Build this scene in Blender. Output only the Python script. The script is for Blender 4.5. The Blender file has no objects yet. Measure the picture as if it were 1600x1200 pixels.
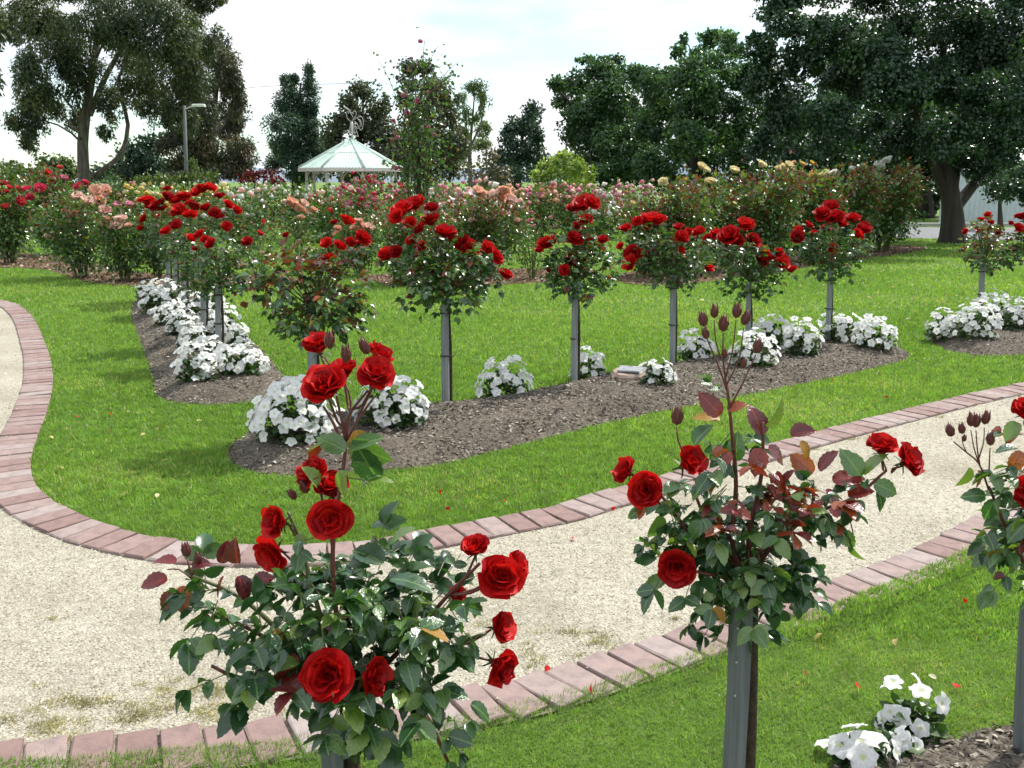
import bpy, math
import numpy as np
from mathutils import Vector, Matrix

# ---------------------------------------------------------------- camera, sky, sun, exposure
scene = bpy.context.scene
FOC, HOR, EYE = 1480.0, 283.0, 1.65          # focal length in photo pixels, horizon row, eye height
TH = math.atan((600 - HOR) / FOC)
cam_d = bpy.data.cameras.new('camera')
cam = bpy.data.objects.new('camera', cam_d)
scene.collection.objects.link(cam)
cam.location = (0, 0, EYE)
cam.rotation_euler = (math.radians(90) - TH, 0, 0)
cam_d.sensor_width = 36.0
cam_d.lens = 36.0 * FOC / 1600.0
cam_d.clip_start = 0.05
cam_d.clip_end = 4000.0
scene.camera = cam

SUN_EL, SUN_AZ = math.radians(52), math.radians(46)      # azimuth clockwise from +Y
world = bpy.data.worlds.new('World')
scene.world = world
world.use_nodes = True
wn, wl = world.node_tree.nodes, world.node_tree.links
wn.clear()
w_out = wn.new('ShaderNodeOutputWorld')
w_sky = wn.new('ShaderNodeTexSky')
w_sky.sky_type = 'NISHITA'
w_sky.sun_disc = False
w_sky.sun_elevation = SUN_EL
w_sky.sun_rotation = SUN_AZ
w_sky.dust_density = 0.3
w_sky.ozone_density = 0.6
w_bg = wn.new('ShaderNodeBackground')
w_bg.inputs['Strength'].default_value = 0.15
w_cl = wn.new('ShaderNodeBackground')
w_cl.inputs['Strength'].default_value = 1.05
w_mix = wn.new('ShaderNodeMixShader')
w_tc = wn.new('ShaderNodeTexCoord')
w_map = wn.new('ShaderNodeMapping')
w_map.inputs['Scale'].default_value = (1.0, 1.0, 3.6)
w_map.inputs['Location'].default_value = (0.35, 0.2, 0.15)
w_n = wn.new('ShaderNodeTexNoise')
w_n.inputs['Scale'].default_value = 2.3
w_n.inputs['Detail'].default_value = 6.0
w_n.inputs['Roughness'].default_value = 0.5
w_r = wn.new('ShaderNodeValToRGB')
w_r.color_ramp.elements[0].position = 0.385
w_r.color_ramp.elements[0].color = (0.22, 0.22, 0.22, 1)
w_r.color_ramp.elements[1].position = 0.50
w_r.color_ramp.elements[1].color = (1, 1, 1, 1)
w_n2 = wn.new('ShaderNodeTexNoise')
w_n2.inputs['Scale'].default_value = 3.4
w_n2.inputs['Detail'].default_value = 4.0
w_r2 = wn.new('ShaderNodeValToRGB')
w_r2.color_ramp.elements[0].position = 0.36
w_r2.color_ramp.elements[0].color = (0.80, 0.86, 0.95, 1)
w_r2.color_ramp.elements[1].position = 0.56
w_r2.color_ramp.elements[1].color = (1.0, 1.02, 1.03, 1)
wl.new(w_tc.outputs['Generated'], w_map.inputs['Vector'])
wl.new(w_map.outputs['Vector'], w_n.inputs['Vector'])
wl.new(w_map.outputs['Vector'], w_n2.inputs['Vector'])
wl.new(w_n.outputs['Fac'], w_r.inputs['Fac'])
wl.new(w_n2.outputs['Fac'], w_r2.inputs['Fac'])
wl.new(w_r2.outputs['Color'], w_cl.inputs['Color'])
w_tint = wn.new('ShaderNodeMix'); w_tint.data_type = 'RGBA'; w_tint.blend_type = 'MULTIPLY'
w_tint.inputs[0].default_value = 1.0
w_tint.inputs[7].default_value = (0.92, 1.08, 1.06, 1)
wl.new(w_sky.outputs['Color'], w_tint.inputs[6])
wl.new(w_tint.outputs[2], w_bg.inputs['Color'])
wl.new(w_r.outputs['Color'], w_mix.inputs['Fac'])
wl.new(w_bg.outputs['Background'], w_mix.inputs[1])
wl.new(w_cl.outputs['Background'], w_mix.inputs[2])
wl.new(w_mix.outputs['Shader'], w_out.inputs['Surface'])

sun_d = bpy.data.lights.new('sun', 'SUN')
sun = bpy.data.objects.new('sun', sun_d)
scene.collection.objects.link(sun)
sun_d.energy = 4.6
sun_d.angle = math.radians(0.55)
sun_d.color = (1.0, 0.955, 0.87)
sun_dir = Vector((-math.cos(SUN_EL) * math.sin(SUN_AZ), -math.cos(SUN_EL) * math.cos(SUN_AZ), -math.sin(SUN_EL)))
sun.rotation_euler = sun_dir.to_track_quat('-Z', 'Y').to_euler()
sun.location = (20, 20, 30)

vs = scene.view_settings
scene.display_settings.display_device = 'sRGB'
vs.view_transform = 'Standard'
vs.look = 'None'
vs.exposure = 0.3
vs.gamma = 1.0
vs.use_curve_mapping = False
scene.cycles.max_bounces = 4
scene.cycles.diffuse_bounces = 3
scene.cycles.glossy_bounces = 2
scene.cycles.transmission_bounces = 3
scene.cycles.use_adaptive_sampling = True
scene.cycles.adaptive_threshold = 0.03
scene.cycles.transparent_max_bounces = 4
scene.cycles.caustics_reflective = False
scene.cycles.caustics_refractive = False
scene.cycles.sample_clamp_indirect = 4.0

# ---------------------------------------------------------------- helpers
C = scene.collection.objects

def _dir(px, py):
    x, y = (px - 800.0) / FOC, (600.0 - py) / FOC
    return x, math.cos(TH) + y * math.sin(TH), -math.sin(TH) + y * math.cos(TH)

def gp(px, py, h=0.0):
    """Ground point (height h) seen at a pixel of the photo."""
    x, y, z = _dir(px, py)
    t = (h - EYE) / z
    return np.array([x * t, y * t, h])

def at(px, py, Y):
    """Point at distance Y along the view's ground direction."""
    x, y, z = _dir(px, py)
    t = Y / y
    return np.array([x * t, Y, EYE + z * t])

def ppm(Y, z=1.0):
    """Photo pixels per metre at distance Y."""
    return FOC / (Y * math.cos(TH) + (EYE - z) * math.sin(TH))

def rng_of(seed):
    return np.random.default_rng(seed)

def np_mesh(name, V, F, mats, tint=None, smooth=False, mi=None):
    me = bpy.data.meshes.new(name)
    V = np.ascontiguousarray(V, dtype=np.float32)
    F = np.ascontiguousarray(F, dtype=np.int32)
    n, k = F.shape
    me.vertices.add(len(V)); me.vertices.foreach_set('co', V.ravel())
    me.loops.add(F.size); me.loops.foreach_set('vertex_index', F.ravel())
    me.polygons.add(n); me.polygons.foreach_set('loop_start', np.arange(0, n * k, k, dtype=np.int32))
    if smooth:
        me.polygons.foreach_set('use_smooth', np.ones(n, dtype=bool))
    if not isinstance(mats, (list, tuple)):
        mats = [mats]
    for m in mats:
        me.materials.append(m)
    if mi is not None:
        me.polygons.foreach_set('material_index', np.asarray(mi, dtype=np.int32))
    if tint is not None:
        a = me.attributes.new('tint', 'FLOAT', 'POINT')
        a.data.foreach_set('value', np.asarray(tint, dtype=np.float32))
    me.update(calc_edges=True)
    return me

def py_mesh(name, V, F, mats, smooth=False, mi=None):
    me = bpy.data.meshes.new(name)
    me.from_pydata([tuple(map(float, v)) for v in V], [], [tuple(int(i) for i in f) for f in F])
    for m in (mats if isinstance(mats, (list, tuple)) else [mats]):
        me.materials.append(m)
    if mi is not None:
        me.polygons.foreach_set('material_index', np.asarray(mi, dtype=np.int32))
    if smooth:
        me.polygons.foreach_set('use_smooth', np.ones(len(me.polygons), dtype=bool))
    me.update()
    return me

def link(name, me, parent=None, loc=None, kind=None):
    o = bpy.data.objects.new(name, me)
    C.link(o)
    if parent is not None:
        o.parent = parent
    if loc is not None:
        o.location = loc
    if kind:
        o['kind'] = kind
    return o

def thing(name, label, cat, loc=(0, 0, 0), group=None):
    o = bpy.data.objects.new(name, None)
    o.empty_display_size = 0.1
    C.link(o)
    o.location = tuple(float(v) for v in loc)
    o['label'] = label; o['category'] = cat
    if group: o['group'] = group
    return o

def tag(o, label, cat, group=None):
    o['label'] = label; o['category'] = cat
    if group: o['group'] = group
    return o

class MB:
    """Collects polygons of mixed size into one mesh."""
    def __init__(self):
        self.V, self.F, self.M = [], [], []
    def add(self, V, F, m=0):
        b = len(self.V)
        self.V += [tuple(v) for v in V]
        self.F += [tuple(i + b for i in f) for f in F]
        self.M += [m] * len(F)
        return self
    def box(self, lo, hi, m=0, bev=0.0):
        x0, y0, z0 = lo; x1, y1, z1 = hi
        if bev <= 0:
            V = [(x0,y0,z0),(x1,y0,z0),(x1,y1,z0),(x0,y1,z0),(x0,y0,z1),(x1,y0,z1),(x1,y1,z1),(x0,y1,z1)]
            F = [(0,3,2,1),(4,5,6,7),(0,1,5,4),(1,2,6,5),(2,3,7,6),(3,0,4,7)]
        else:
            b = bev
            V = [(x0,y0,z0),(x1,y0,z0),(x1,y1,z0),(x0,y1,z0),
                 (x0,y0,z1-b),(x1,y0,z1-b),(x1,y1,z1-b),(x0,y1,z1-b),
                 (x0+b,y0+b,z1),(x1-b,y0+b,z1),(x1-b,y1-b,z1),(x0+b,y1-b,z1)]
            F = [(0,1,5,4),(1,2,6,5),(2,3,7,6),(3,0,4,7),(4,5,9,8),(5,6,10,9),(6,7,11,10),(7,4,8,11),(8,9,10,11)]
        return self.add(V, F, m)
    def tube(self, P, R, n=6, m=0, cap=True):
        V, F = tube_vf(P, R, n, cap)
        return self.add(V, F, m)
    def mesh(self, name, mats, smooth=False):
        return py_mesh(name, self.V, self.F, mats, smooth, self.M)

def tube_vf(P, R, n=6, cap=True):
    P = np.asarray(P, float); k = len(P)
    R = np.full(k, R) if np.isscalar(R) else np.asarray(R, float)
    T = np.gradient(P, axis=0)
    T /= np.linalg.norm(T, axis=1)[:, None] + 1e-12
    ref = np.array([0.31, 0.95, 0.05]) if abs(T[0, 2]) > 0.8 else np.array([0.05, 0.1, 1.0])
    V, F = [], []
    u = np.cross(T[0], ref); u /= np.linalg.norm(u)
    for i in range(k):
        u = u - T[i] * np.dot(u, T[i]); u /= np.linalg.norm(u) + 1e-12
        v = np.cross(T[i], u)
        for j in range(n):
            a = 2 * math.pi * j / n
            V.append(P[i] + R[i] * (math.cos(a) * u + math.sin(a) * v))
    for i in range(k - 1):
        for j in range(n):
            F.append((i*n + j, i*n + (j+1) % n, (i+1)*n + (j+1) % n, (i+1)*n + j))
    if cap:
        F.append(tuple(range((k-1)*n, k*n)))
        F.append(tuple(reversed(range(n))))
    return V, F

def catmull(P, step=0.05, closed=False):
    """Smooth curve through points, sampled at about `step`."""
    P = np.asarray(P, float)
    n = len(P); out = []
    for i in range(n if closed else n - 1):
        p0 = P[(i-1) % n] if (closed or i > 0) else 2*P[0] - P[1]
        p1, p2 = P[i], P[(i+1) % n]
        p3 = P[(i+2) % n] if (closed or i < n-2) else 2*P[-1] - P[-2]
        m = max(2, int(np.linalg.norm(p2 - p1) / step) + 1)
        for t in np.linspace(0, 1, m, endpoint=False):
            out.append(0.5*((2*p1) + (-p0+p2)*t + (2*p0-5*p1+4*p2-p3)*t*t + (-p0+3*p1-3*p2+p3)*t**3))
    if not closed: out.append(P[-1])
    return np.array(out)

def bez(a, b, sag=0.0, n=5, side=None):
    a, b = np.asarray(a, float), np.asarray(b, float)
    t = np.linspace(0, 1, n)[:, None]
    P = a + (b - a) * t
    P[:, 2] += (sag * 4 * t * (1 - t))[:, 0]
    if side is not None:
        P += np.asarray(side) * (4 * t * (1 - t))
    return P

def inside(poly, X, Y):
    poly = np.asarray(poly)[:, :2]
    res = np.zeros(len(X), bool)
    x0, y0 = poly[:, 0], poly[:, 1]
    x1, y1 = np.roll(x0, -1), np.roll(y0, -1)
    for a, b, c, d in zip(x0, y0, x1, y1):
        if b == d: continue
        hit = ((b > Y) != (d > Y)) & (X < (c - a) * (Y - b) / (d - b) + a)
        res ^= hit
    return res

def dist_to(poly, X, Y, closed=True):
    poly = np.asarray(poly)[:, :2]
    best = np.full(len(X), 1e9)
    nxt = np.roll(poly, -1, axis=0)
    segs = zip(poly, nxt) if closed else zip(poly[:-1], poly[1:])
    for a, b in segs:
        d = b - a; L = d.dot(d) + 1e-12
        t = np.clip(((X - a[0]) * d[0] + (Y - a[1]) * d[1]) / L, 0, 1)
        best = np.minimum(best, (X - a[0] - t*d[0])**2 + (Y - a[1] - t*d[1])**2)
    return np.sqrt(best)

def nrm(v):
    v = np.asarray(v, float)
    return v / (np.linalg.norm(v, axis=-1, keepdims=True) + 1e-12)

def frames(axis, normal):
    """Rotation matrices with local +Y = axis and local +Z close to normal."""
    y = nrm(axis)
    x = nrm(np.cross(y, normal))
    z = np.cross(x, y)
    return np.stack([x, y, z], axis=-1)

def scatter(TV, TF, pos, R, s):
    TV = np.asarray(TV, float); TF = np.asarray(TF, int)
    s = np.asarray(s, float)
    if s.ndim == 1: s = s[:, None]
    L = TV[None] * s[:, None, :]
    V = np.einsum('nij,nmj->nmi', R, L) + pos[:, None, :]
    F = TF[None] + (np.arange(len(pos)) * len(TV))[:, None, None]
    return V.reshape(-1, 3), F.reshape(-1, TF.shape[1])

def mat4(R, p, s):
    s = (s, s, s) if np.isscalar(s) else s
    M = Matrix.Identity(4)
    for i in range(3):
        for j in range(3):
            M[i][j] = float(R[i][j] * s[j])
        M[i][3] = float(p[i])
    return M

# ---------------------------------------------------------------- materials
def new_mat(name):
    m = bpy.data.materials.new(name)
    m.use_nodes = True
    nt = m.node_tree
    return m, nt.nodes, nt.links, nt.nodes['Principled BSDF']

def ramp(nodes, stops):
    r = nodes.new('ShaderNodeValToRGB')
    e = r.color_ramp.elements
    while len(e) < len(stops): e.new(0.5)
    for el, (p, c) in zip(e, stops):
        el.position = p; el.color = (*c, 1)
    return r

def noise(nodes, links, scale, detail=4, rough=0.55, coord='Object'):
    tc = nodes.new('ShaderNodeTexCoord')
    n = nodes.new('ShaderNodeTexNoise')
    n.inputs['Scale'].default_value = scale
    n.inputs['Detail'].default_value = detail
    n.inputs['Roughness'].default_value = rough
    links.new(tc.outputs[coord], n.inputs['Vector'])
    return n

def mixc(nodes, links, fac, a, b, mode='MIX'):
    m = nodes.new('ShaderNodeMix')
    m.data_type = 'RGBA'; m.blend_type = mode
    for sock, v in ((m.inputs[0], fac), (m.inputs[6], a), (m.inputs[7], b)):
        if isinstance(v, (int, float)): sock.default_value = v
        elif isinstance(v, tuple): sock.default_value = (*v, 1)
        else: links.new(v, sock)
    return m.outputs[2]

def bump(nodes, links, height, strength, dist, p):
    b = nodes.new('ShaderNodeBump')
    b.inputs['Strength'].default_value = strength
    b.inputs['Distance'].default_value = dist
    links.new(height, b.inputs['Height'])
    links.new(b.outputs['Normal'], p.inputs['Normal'])
    return b

def leaf_mat(name, stops, rough=0.34, spec=0.5, trans=0.22, tcol=None, source='tint', midrib=False):
    m, N, L, p = new_mat(name)
    if source == 'tint':
        a = N.new('ShaderNodeAttribute'); a.attribute_name = 'tint'; f = a.outputs['Fac']
    elif source == 'random':
        a = N.new('ShaderNodeObjectInfo'); f = a.outputs['Random']
    r = ramp(N, stops)
    L.new(f, r.inputs['Fac'])
    nz = noise(N, L, 22.0 if midrib else 9.0, 2)
    r2 = ramp(N, [(0.3, (0.72, 0.72, 0.72)), (0.7, (1.2, 1.2, 1.2))])
    L.new(nz.outputs['Fac'], r2.inputs['Fac'])
    col = mixc(N, L, 1.0, r.outputs['Color'], r2.outputs['Color'], 'MULTIPLY')
    if midrib:
        tc = N.new('ShaderNodeTexCoord'); sx = N.new('ShaderNodeSeparateXYZ')
        L.new(tc.outputs['Generated'], sx.inputs['Vector'])
        mm = N.new('ShaderNodeMath'); mm.operation = 'SUBTRACT'; mm.inputs[1].default_value = 0.5
        L.new(sx.outputs['X'], mm.inputs[0])
        ab = N.new('ShaderNodeMath'); ab.operation = 'ABSOLUTE'; L.new(mm.outputs[0], ab.inputs[0])
        rr = ramp(N, [(0.015, (1, 1, 1)), (0.05, (0, 0, 0))]); L.new(ab.outputs[0], rr.inputs['Fac'])
        col = mixc(N, L, rr.outputs['Color'], col, tuple(min(1, c * 1.25) for c in stops[len(stops)//2][1]))
        nb_ = noise(N, L, 7.0, 3)
        bump(N, L, nb_.outputs['Fac'], 0.35, 0.006, p)
    L.new(col, p.inputs['Base Color'])
    p.inputs['Roughness'].default_value = rough
    p.inputs['Specular IOR Level'].default_value = spec
    if trans > 0:
        t = N.new('ShaderNodeBsdfTranslucent')
        if tcol is None:
            tc2 = mixc(N, L, 1.0, col, (1.5, 1.7, 0.6), 'MULTIPLY')
            L.new(tc2, t.inputs['Color'])
        else:
            t.inputs['Color'].default_value = (*tcol, 1)
        mx = N.new('ShaderNodeMixShader'); mx.inputs[0].default_value = trans
        out = N['Material Output']
        L.new(p.outputs['BSDF'], mx.inputs[1]); L.new(t.outputs['BSDF'], mx.inputs[2])
        L.new(mx.outputs['Shader'], out.inputs['Surface'])
    return m

def petal_mat(name, stops, trans=0.25, rough=0.55, spec=0.25, source='random'):
    m, N, L, p = new_mat(name)
    if source == 'random':
        a = N.new('ShaderNodeObjectInfo'); f = a.outputs['Random']
    else:
        a = N.new('ShaderNodeAttribute'); a.attribute_name = 'tint'; f = a.outputs['Fac']
    r = ramp(N, stops); L.new(f, r.inputs['Fac'])
    nz = noise(N, L, 6.0, 3)
    r2 = ramp(N, [(0.3, (0.8, 0.8, 0.8)), (0.7, (1.12, 1.12, 1.12))]); L.new(nz.outputs['Fac'], r2.inputs['Fac'])
    col = mixc(N, L, 1.0, r.outputs['Color'], r2.outputs['Color'], 'MULTIPLY')
    L.new(col, p.inputs['Base Color'])
    p.inputs['Roughness'].default_value = rough
    p.inputs['Specular IOR Level'].default_value = spec
    t = N.new('ShaderNodeBsdfTranslucent'); L.new(col, t.inputs['Color'])
    mx = N.new('ShaderNodeMixShader'); mx.inputs[0].default_value = trans
    L.new(p.outputs['BSDF'], mx.inputs[1]); L.new(t.outputs['BSDF'], mx.inputs[2])
    L.new(mx.outputs['Shader'], N['Material Output'].inputs['Surface'])
    return m

def plain_mat(name, col, rough=0.7, spec=0.3, nscale=12.0, var=0.25, bmp=0.0, bscale=60.0):
    m, N, L, p = new_mat(name)
    nz = noise(N, L, nscale, 4)
    r = ramp(N, [(0.3, tuple(c * (1 - var) for c in col)), (0.7, tuple(min(1, c * (1 + var)) for c in col))])
    L.new(nz.outputs['Fac'], r.inputs['Fac'])
    L.new(r.outputs['Color'], p.inputs['Base Color'])
    p.inputs['Roughness'].default_value = rough
    p.inputs['Specular IOR Level'].default_value = spec
    if bmp > 0:
        nb = noise(N, L, bscale, 3)
        bump(N, L, nb.outputs['Fac'], bmp, 0.01, p)
    return m

M = {}
# foreground rose leaves (one object each)
M['leaf_green'] = leaf_mat('leaf_green', [(0.0, (0.024, 0.072, 0.03)), (0.45, (0.052, 0.128, 0.044)), (0.8, (0.11, 0.20, 0.055)), (1.0, (0.20, 0.28, 0.05))], 0.26, 0.95, 0.28, source='random', midrib=True)
M['leaf_red'] = leaf_mat('leaf_red', [(0.0, (0.07, 0.014, 0.024)), (0.5, (0.22, 0.022, 0.018)), (1.0, (0.32, 0.09, 0.025))], 0.24, 0.8, 0.3, source='random', midrib=True)
M['leaf_yellow'] = leaf_mat('leaf_yellow', [(0.0, (0.30, 0.22, 0.03)), (1.0, (0.36, 0.16, 0.03))], 0.45, 0.4, 0.25, source='random', midrib=True)
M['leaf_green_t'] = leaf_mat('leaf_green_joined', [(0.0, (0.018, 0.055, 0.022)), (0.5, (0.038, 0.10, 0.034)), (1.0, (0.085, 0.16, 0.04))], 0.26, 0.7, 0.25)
# rose foliage joined (mid and background), high tint = red young growth
ROSE_STOPS = [(0.0, (0.024, 0.066, 0.026)), (0.4, (0.05, 0.115, 0.036)), (0.68, (0.10, 0.18, 0.045)), (0.82, (0.16, 0.20, 0.045)), (0.88, (0.18, 0.06, 0.03)), (1.0, (0.15, 0.03, 0.03))]
M['rose_foliage'] = leaf_mat('rose_foliage', ROSE_STOPS, 0.28, 0.65, 0.3)
M['cane_green'] = plain_mat('cane_green', (0.09, 0.10, 0.035), 0.5, 0.4, 30)
M['cane_red'] = plain_mat('cane_red', (0.11, 0.03, 0.025), 0.45, 0.4, 30)
M['stem_bark'] = plain_mat('stem_bark', (0.06, 0.045, 0.03), 0.85, 0.2, 40, 0.4, 0.6, 90)
M['sepal'] = plain_mat('sepal', (0.05, 0.09, 0.03), 0.5, 0.3, 30)
M['bud'] = plain_mat('bud', (0.13, 0.035, 0.04), 0.5, 0.35, 60, 0.4)
M['red_petal'] = petal_mat('red_petal', [(0.0, (0.34, 0.003, 0.006)), (0.5, (0.54, 0.006, 0.007)), (1.0, (0.68, 0.012, 0.009))], 0.3)
M['white_petal'] = petal_mat('white_petal', [(0.0, (0.86, 0.87, 0.87)), (1.0, (0.92, 0.92, 0.90))], 0.38, 0.6, 0.2)
M['throat'] = plain_mat('throat', (0.62, 0.66, 0.38), 0.6, 0.2, 20, 0.15)
M['petunia_leaf'] = leaf_mat('petunia_leaf', [(0.0, (0.02, 0.055, 0.015)), (0.6, (0.045, 0.10, 0.025)), (1.0, (0.11, 0.16, 0.04))], 0.5, 0.3, 0.22)
for nm, c0, c1 in (('hot_pink', (0.62, 0.035, 0.10), (0.70, 0.06, 0.13)), ('coral', (0.72, 0.05, 0.05), (0.75, 0.09, 0.10)),
                   ('peach', (0.80, 0.42, 0.28), (0.86, 0.55, 0.42)), ('pink', (0.70, 0.20, 0.33), (0.80, 0.36, 0.46)),
                   ('pale_pink', (0.86, 0.52, 0.46), (0.90, 0.70, 0.62)), ('white', (0.78, 0.79, 0.74), (0.85, 0.85, 0.80)),
                   ('yellow', (0.78, 0.55, 0.12), (0.83, 0.68, 0.25)), ('cream', (0.82, 0.68, 0.36), (0.86, 0.78, 0.52))):
    M[nm] = petal_mat(nm + '_petal', [(0.0, c0), (1.0, c1)], 0.45)

def wood_mat(name='grey_stake_timber', k=1.0):
    m, N, L, p = new_mat(name)
    tc = N.new('ShaderNodeTexCoord'); mp = N.new('ShaderNodeMapping')
    mp.inputs['Scale'].default_value = (60, 60, 3)
    L.new(tc.outputs['Object'], mp.inputs['Vector'])
    n = N.new('ShaderNodeTexNoise'); n.inputs['Scale'].default_value = 1.0; n.inputs['Detail'].default_value = 6
    L.new(mp.outputs['Vector'], n.inputs['Vector'])
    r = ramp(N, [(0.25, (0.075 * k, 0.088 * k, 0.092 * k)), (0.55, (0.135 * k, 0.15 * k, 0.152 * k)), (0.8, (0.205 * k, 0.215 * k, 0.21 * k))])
    L.new(n.outputs['Fac'], r.inputs['Fac'])
    L.new(r.outputs['Color'], p.inputs['Base Color'])
    p.inputs['Roughness'].default_value = 0.8
    bump(N, L, n.outputs['Fac'], 0.5, 0.006, p)
    return m
M['stake'] = wood_mat()
M['stake_sunlit'] = wood_mat('sunlit_grey_stake_timber', 1.75)  # same timber, lightened: sunlight on the mid stakes is put into the colour

def lawn_mat():
    m, N, L, p = new_mat('lawn_turf')
    a = noise(N, L, 1.1, 5)
    b = noise(N, L, 60.0, 5, 0.7)
    r1 = ramp(N, [(0.3, (0.105, 0.195, 0.032)), (0.6, (0.15, 0.25, 0.045)), (0.78, (0.20, 0.265, 0.07))])
    r2 = ramp(N, [(0.25, (0.45, 0.5, 0.4)), (0.7, (1.25, 1.2, 1.15))])
    L.new(a.outputs['Fac'], r1.inputs['Fac']); L.new(b.outputs['Fac'], r2.inputs['Fac'])
    L.new(mixc(N, L, 1.0, r1.outputs['Color'], r2.outputs['Color'], 'MULTIPLY'), p.inputs['Base Color'])
    p.inputs['Roughness'].default_value = 0.8; p.inputs['Specular IOR Level'].default_value = 0.2
    bump(N, L, b.outputs['Fac'], 0.9, 0.03, p)
    return m
M['lawn'] = lawn_mat()
M['grass'] = leaf_mat('grass_blade', [(0.0, (0.13, 0.235, 0.042)), (0.5, (0.195, 0.32, 0.066)), (0.86, (0.295, 0.41, 0.11)), (0.94, (0.40, 0.38, 0.14)), (1.0, (0.52, 0.45, 0.24))], 0.5, 0.3, 0.4)
M['weed'] = leaf_mat('weed_blade', [(0.0, (0.18, 0.19, 0.07)), (0.5, (0.30, 0.27, 0.12)), (1.0, (0.42, 0.35, 0.19))], 0.6, 0.2, 0.25)

def gravel_mat():
    m, N, L, p = new_mat('gravel')
    tc = N.new('ShaderNodeTexCoord')
    v = N.new('ShaderNodeTexVoronoi'); v.inputs['Scale'].default_value = 95.0
    L.new(tc.outputs['Object'], v.inputs['Vector'])
    big = noise(N, L, 1.6, 5)
    mid = noise(N, L, 30.0, 4)
    r = ramp(N, [(0.0, (0.30, 0.275, 0.22)), (0.5, (0.40, 0.37, 0.30)), (1.0, (0.50, 0.47, 0.39))])
    L.new(v.outputs['Color'], r.inputs['Fac'])
    r2 = ramp(N, [(0.28, (0.78, 0.76, 0.70)), (0.5, (1.0, 1.0, 0.98)), (0.68, (1.14, 1.14, 1.13))])
    L.new(big.outputs['Fac'], r2.inputs['Fac'])
    r3 = ramp(N, [(0.3, (0.8, 0.8, 0.8)), (0.7, (1.1, 1.1, 1.1))])
    L.new(mid.outputs['Fac'], r3.inputs['Fac'])
    c = mixc(N, L, 1.0, r.outputs['Color'], r2.outputs['Color'], 'MULTIPLY')
    c = mixc(N, L, 1.0, c, r3.outputs['Color'], 'MULTIPLY')
    L.new(c, p.inputs['Base Color'])
    p.inputs['Roughness'].default_value = 0.9; p.inputs['Specular IOR Level'].default_value = 0.15
    inv = N.new('ShaderNodeMath'); inv.operation = 'SUBTRACT'; inv.inputs[0].default_value = 1.0
    L.new(v.outputs['Distance'], inv.inputs[1])
    bump(N, L, inv.outputs[0], 0.9, 0.008, p)
    return m
M['gravel'] = gravel_mat()
M['pebble'] = leaf_mat('pebble', [(0.0, (0.25, 0.225, 0.175)), (0.5, (0.40, 0.37, 0.30)), (1.0, (0.58, 0.55, 0.47))], 0.9, 0.15, 0.0)

def mulch_mat():
    m, N, L, p = new_mat('mulch_soil')
    a = noise(N, L, 45.0, 5, 0.7); b = noise(N, L, 2.5, 4)
    r = ramp(N, [(0.28, (0.05, 0.042, 0.034)), (0.5, (0.135, 0.118, 0.098)), (0.72, (0.27, 0.24, 0.20))])
    L.new(a.outputs['Fac'], r.inputs['Fac'])
    r2 = ramp(N, [(0.3, (0.8, 0.78, 0.76)), (0.7, (1.15, 1.13, 1.1))]); L.new(b.outputs['Fac'], r2.inputs['Fac'])
    L.new(mixc(N, L, 1.0, r.outputs['Color'], r2.outputs['Color'], 'MULTIPLY'), p.inputs['Base Color'])
    p.inputs['Roughness'].default_value = 0.95; p.inputs['Specular IOR Level'].default_value = 0.1
    bump(N, L, a.outputs['Fac'], 1.0, 0.02, p)
    return m
M['mulch'] = mulch_mat()
M['chip'] = leaf_mat('mulch_chip', [(0.0, (0.06, 0.05, 0.04)), (0.45, (0.15, 0.13, 0.11)), (0.85, (0.27, 0.24, 0.20)), (1.0, (0.5, 0.46, 0.38))], 0.9, 0.1, 0.0)
M['bark_mulch'] = plain_mat('bark_mulch', (0.13, 0.085, 0.06), 0.95, 0.1, 8, 0.45, 1.0, 40)

def brick_mat():
    m, N, L, p = new_mat('paving_brick')
    oi = N.new('ShaderNodeObjectInfo')
    r = ramp(N, [(0.0, (0.225, 0.15, 0.137)), (0.4, (0.27, 0.195, 0.18)), (0.7, (0.30, 0.232, 0.217)), (1.0, (0.325, 0.272, 0.258))])
    L.new(oi.outputs['Random'], r.inputs['Fac'])
    a = noise(N, L, 14.0, 5, 0.65); b = noise(N, L, 120.0, 3, 0.6)
    ra = ramp(N, [(0.28, (0.66, 0.68, 0.70)), (0.5, (1.0, 1.0, 1.0)), (0.72, (1.2, 1.18, 1.16))]); L.new(a.outputs['Fac'], ra.inputs['Fac'])
    c = mixc(N, L, 1.0, r.outputs['Color'], ra.outputs['Color'], 'MULTIPLY')
    rb = ramp(N, [(0.62, (0, 0, 0)), (0.75, (0.6, 0.6, 0.6))]); L.new(a.outputs['Fac'], rb.inputs['Fac'])
    c = mixc(N, L, rb.outputs['Color'], c, (0.38, 0.34, 0.30))
    L.new(c, p.inputs['Base Color'])
    p.inputs['Roughness'].default_value = 0.85; p.inputs['Specular IOR Level'].default_value = 0.2
    bump(N, L, b.outputs['Fac'], 0.35, 0.004, p)
    return m
M['brick'] = brick_mat()
M['mortar'] = plain_mat('sandy_joint', (0.26, 0.225, 0.18), 0.95, 0.1, 60, 0.4, 0.6, 150)

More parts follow.
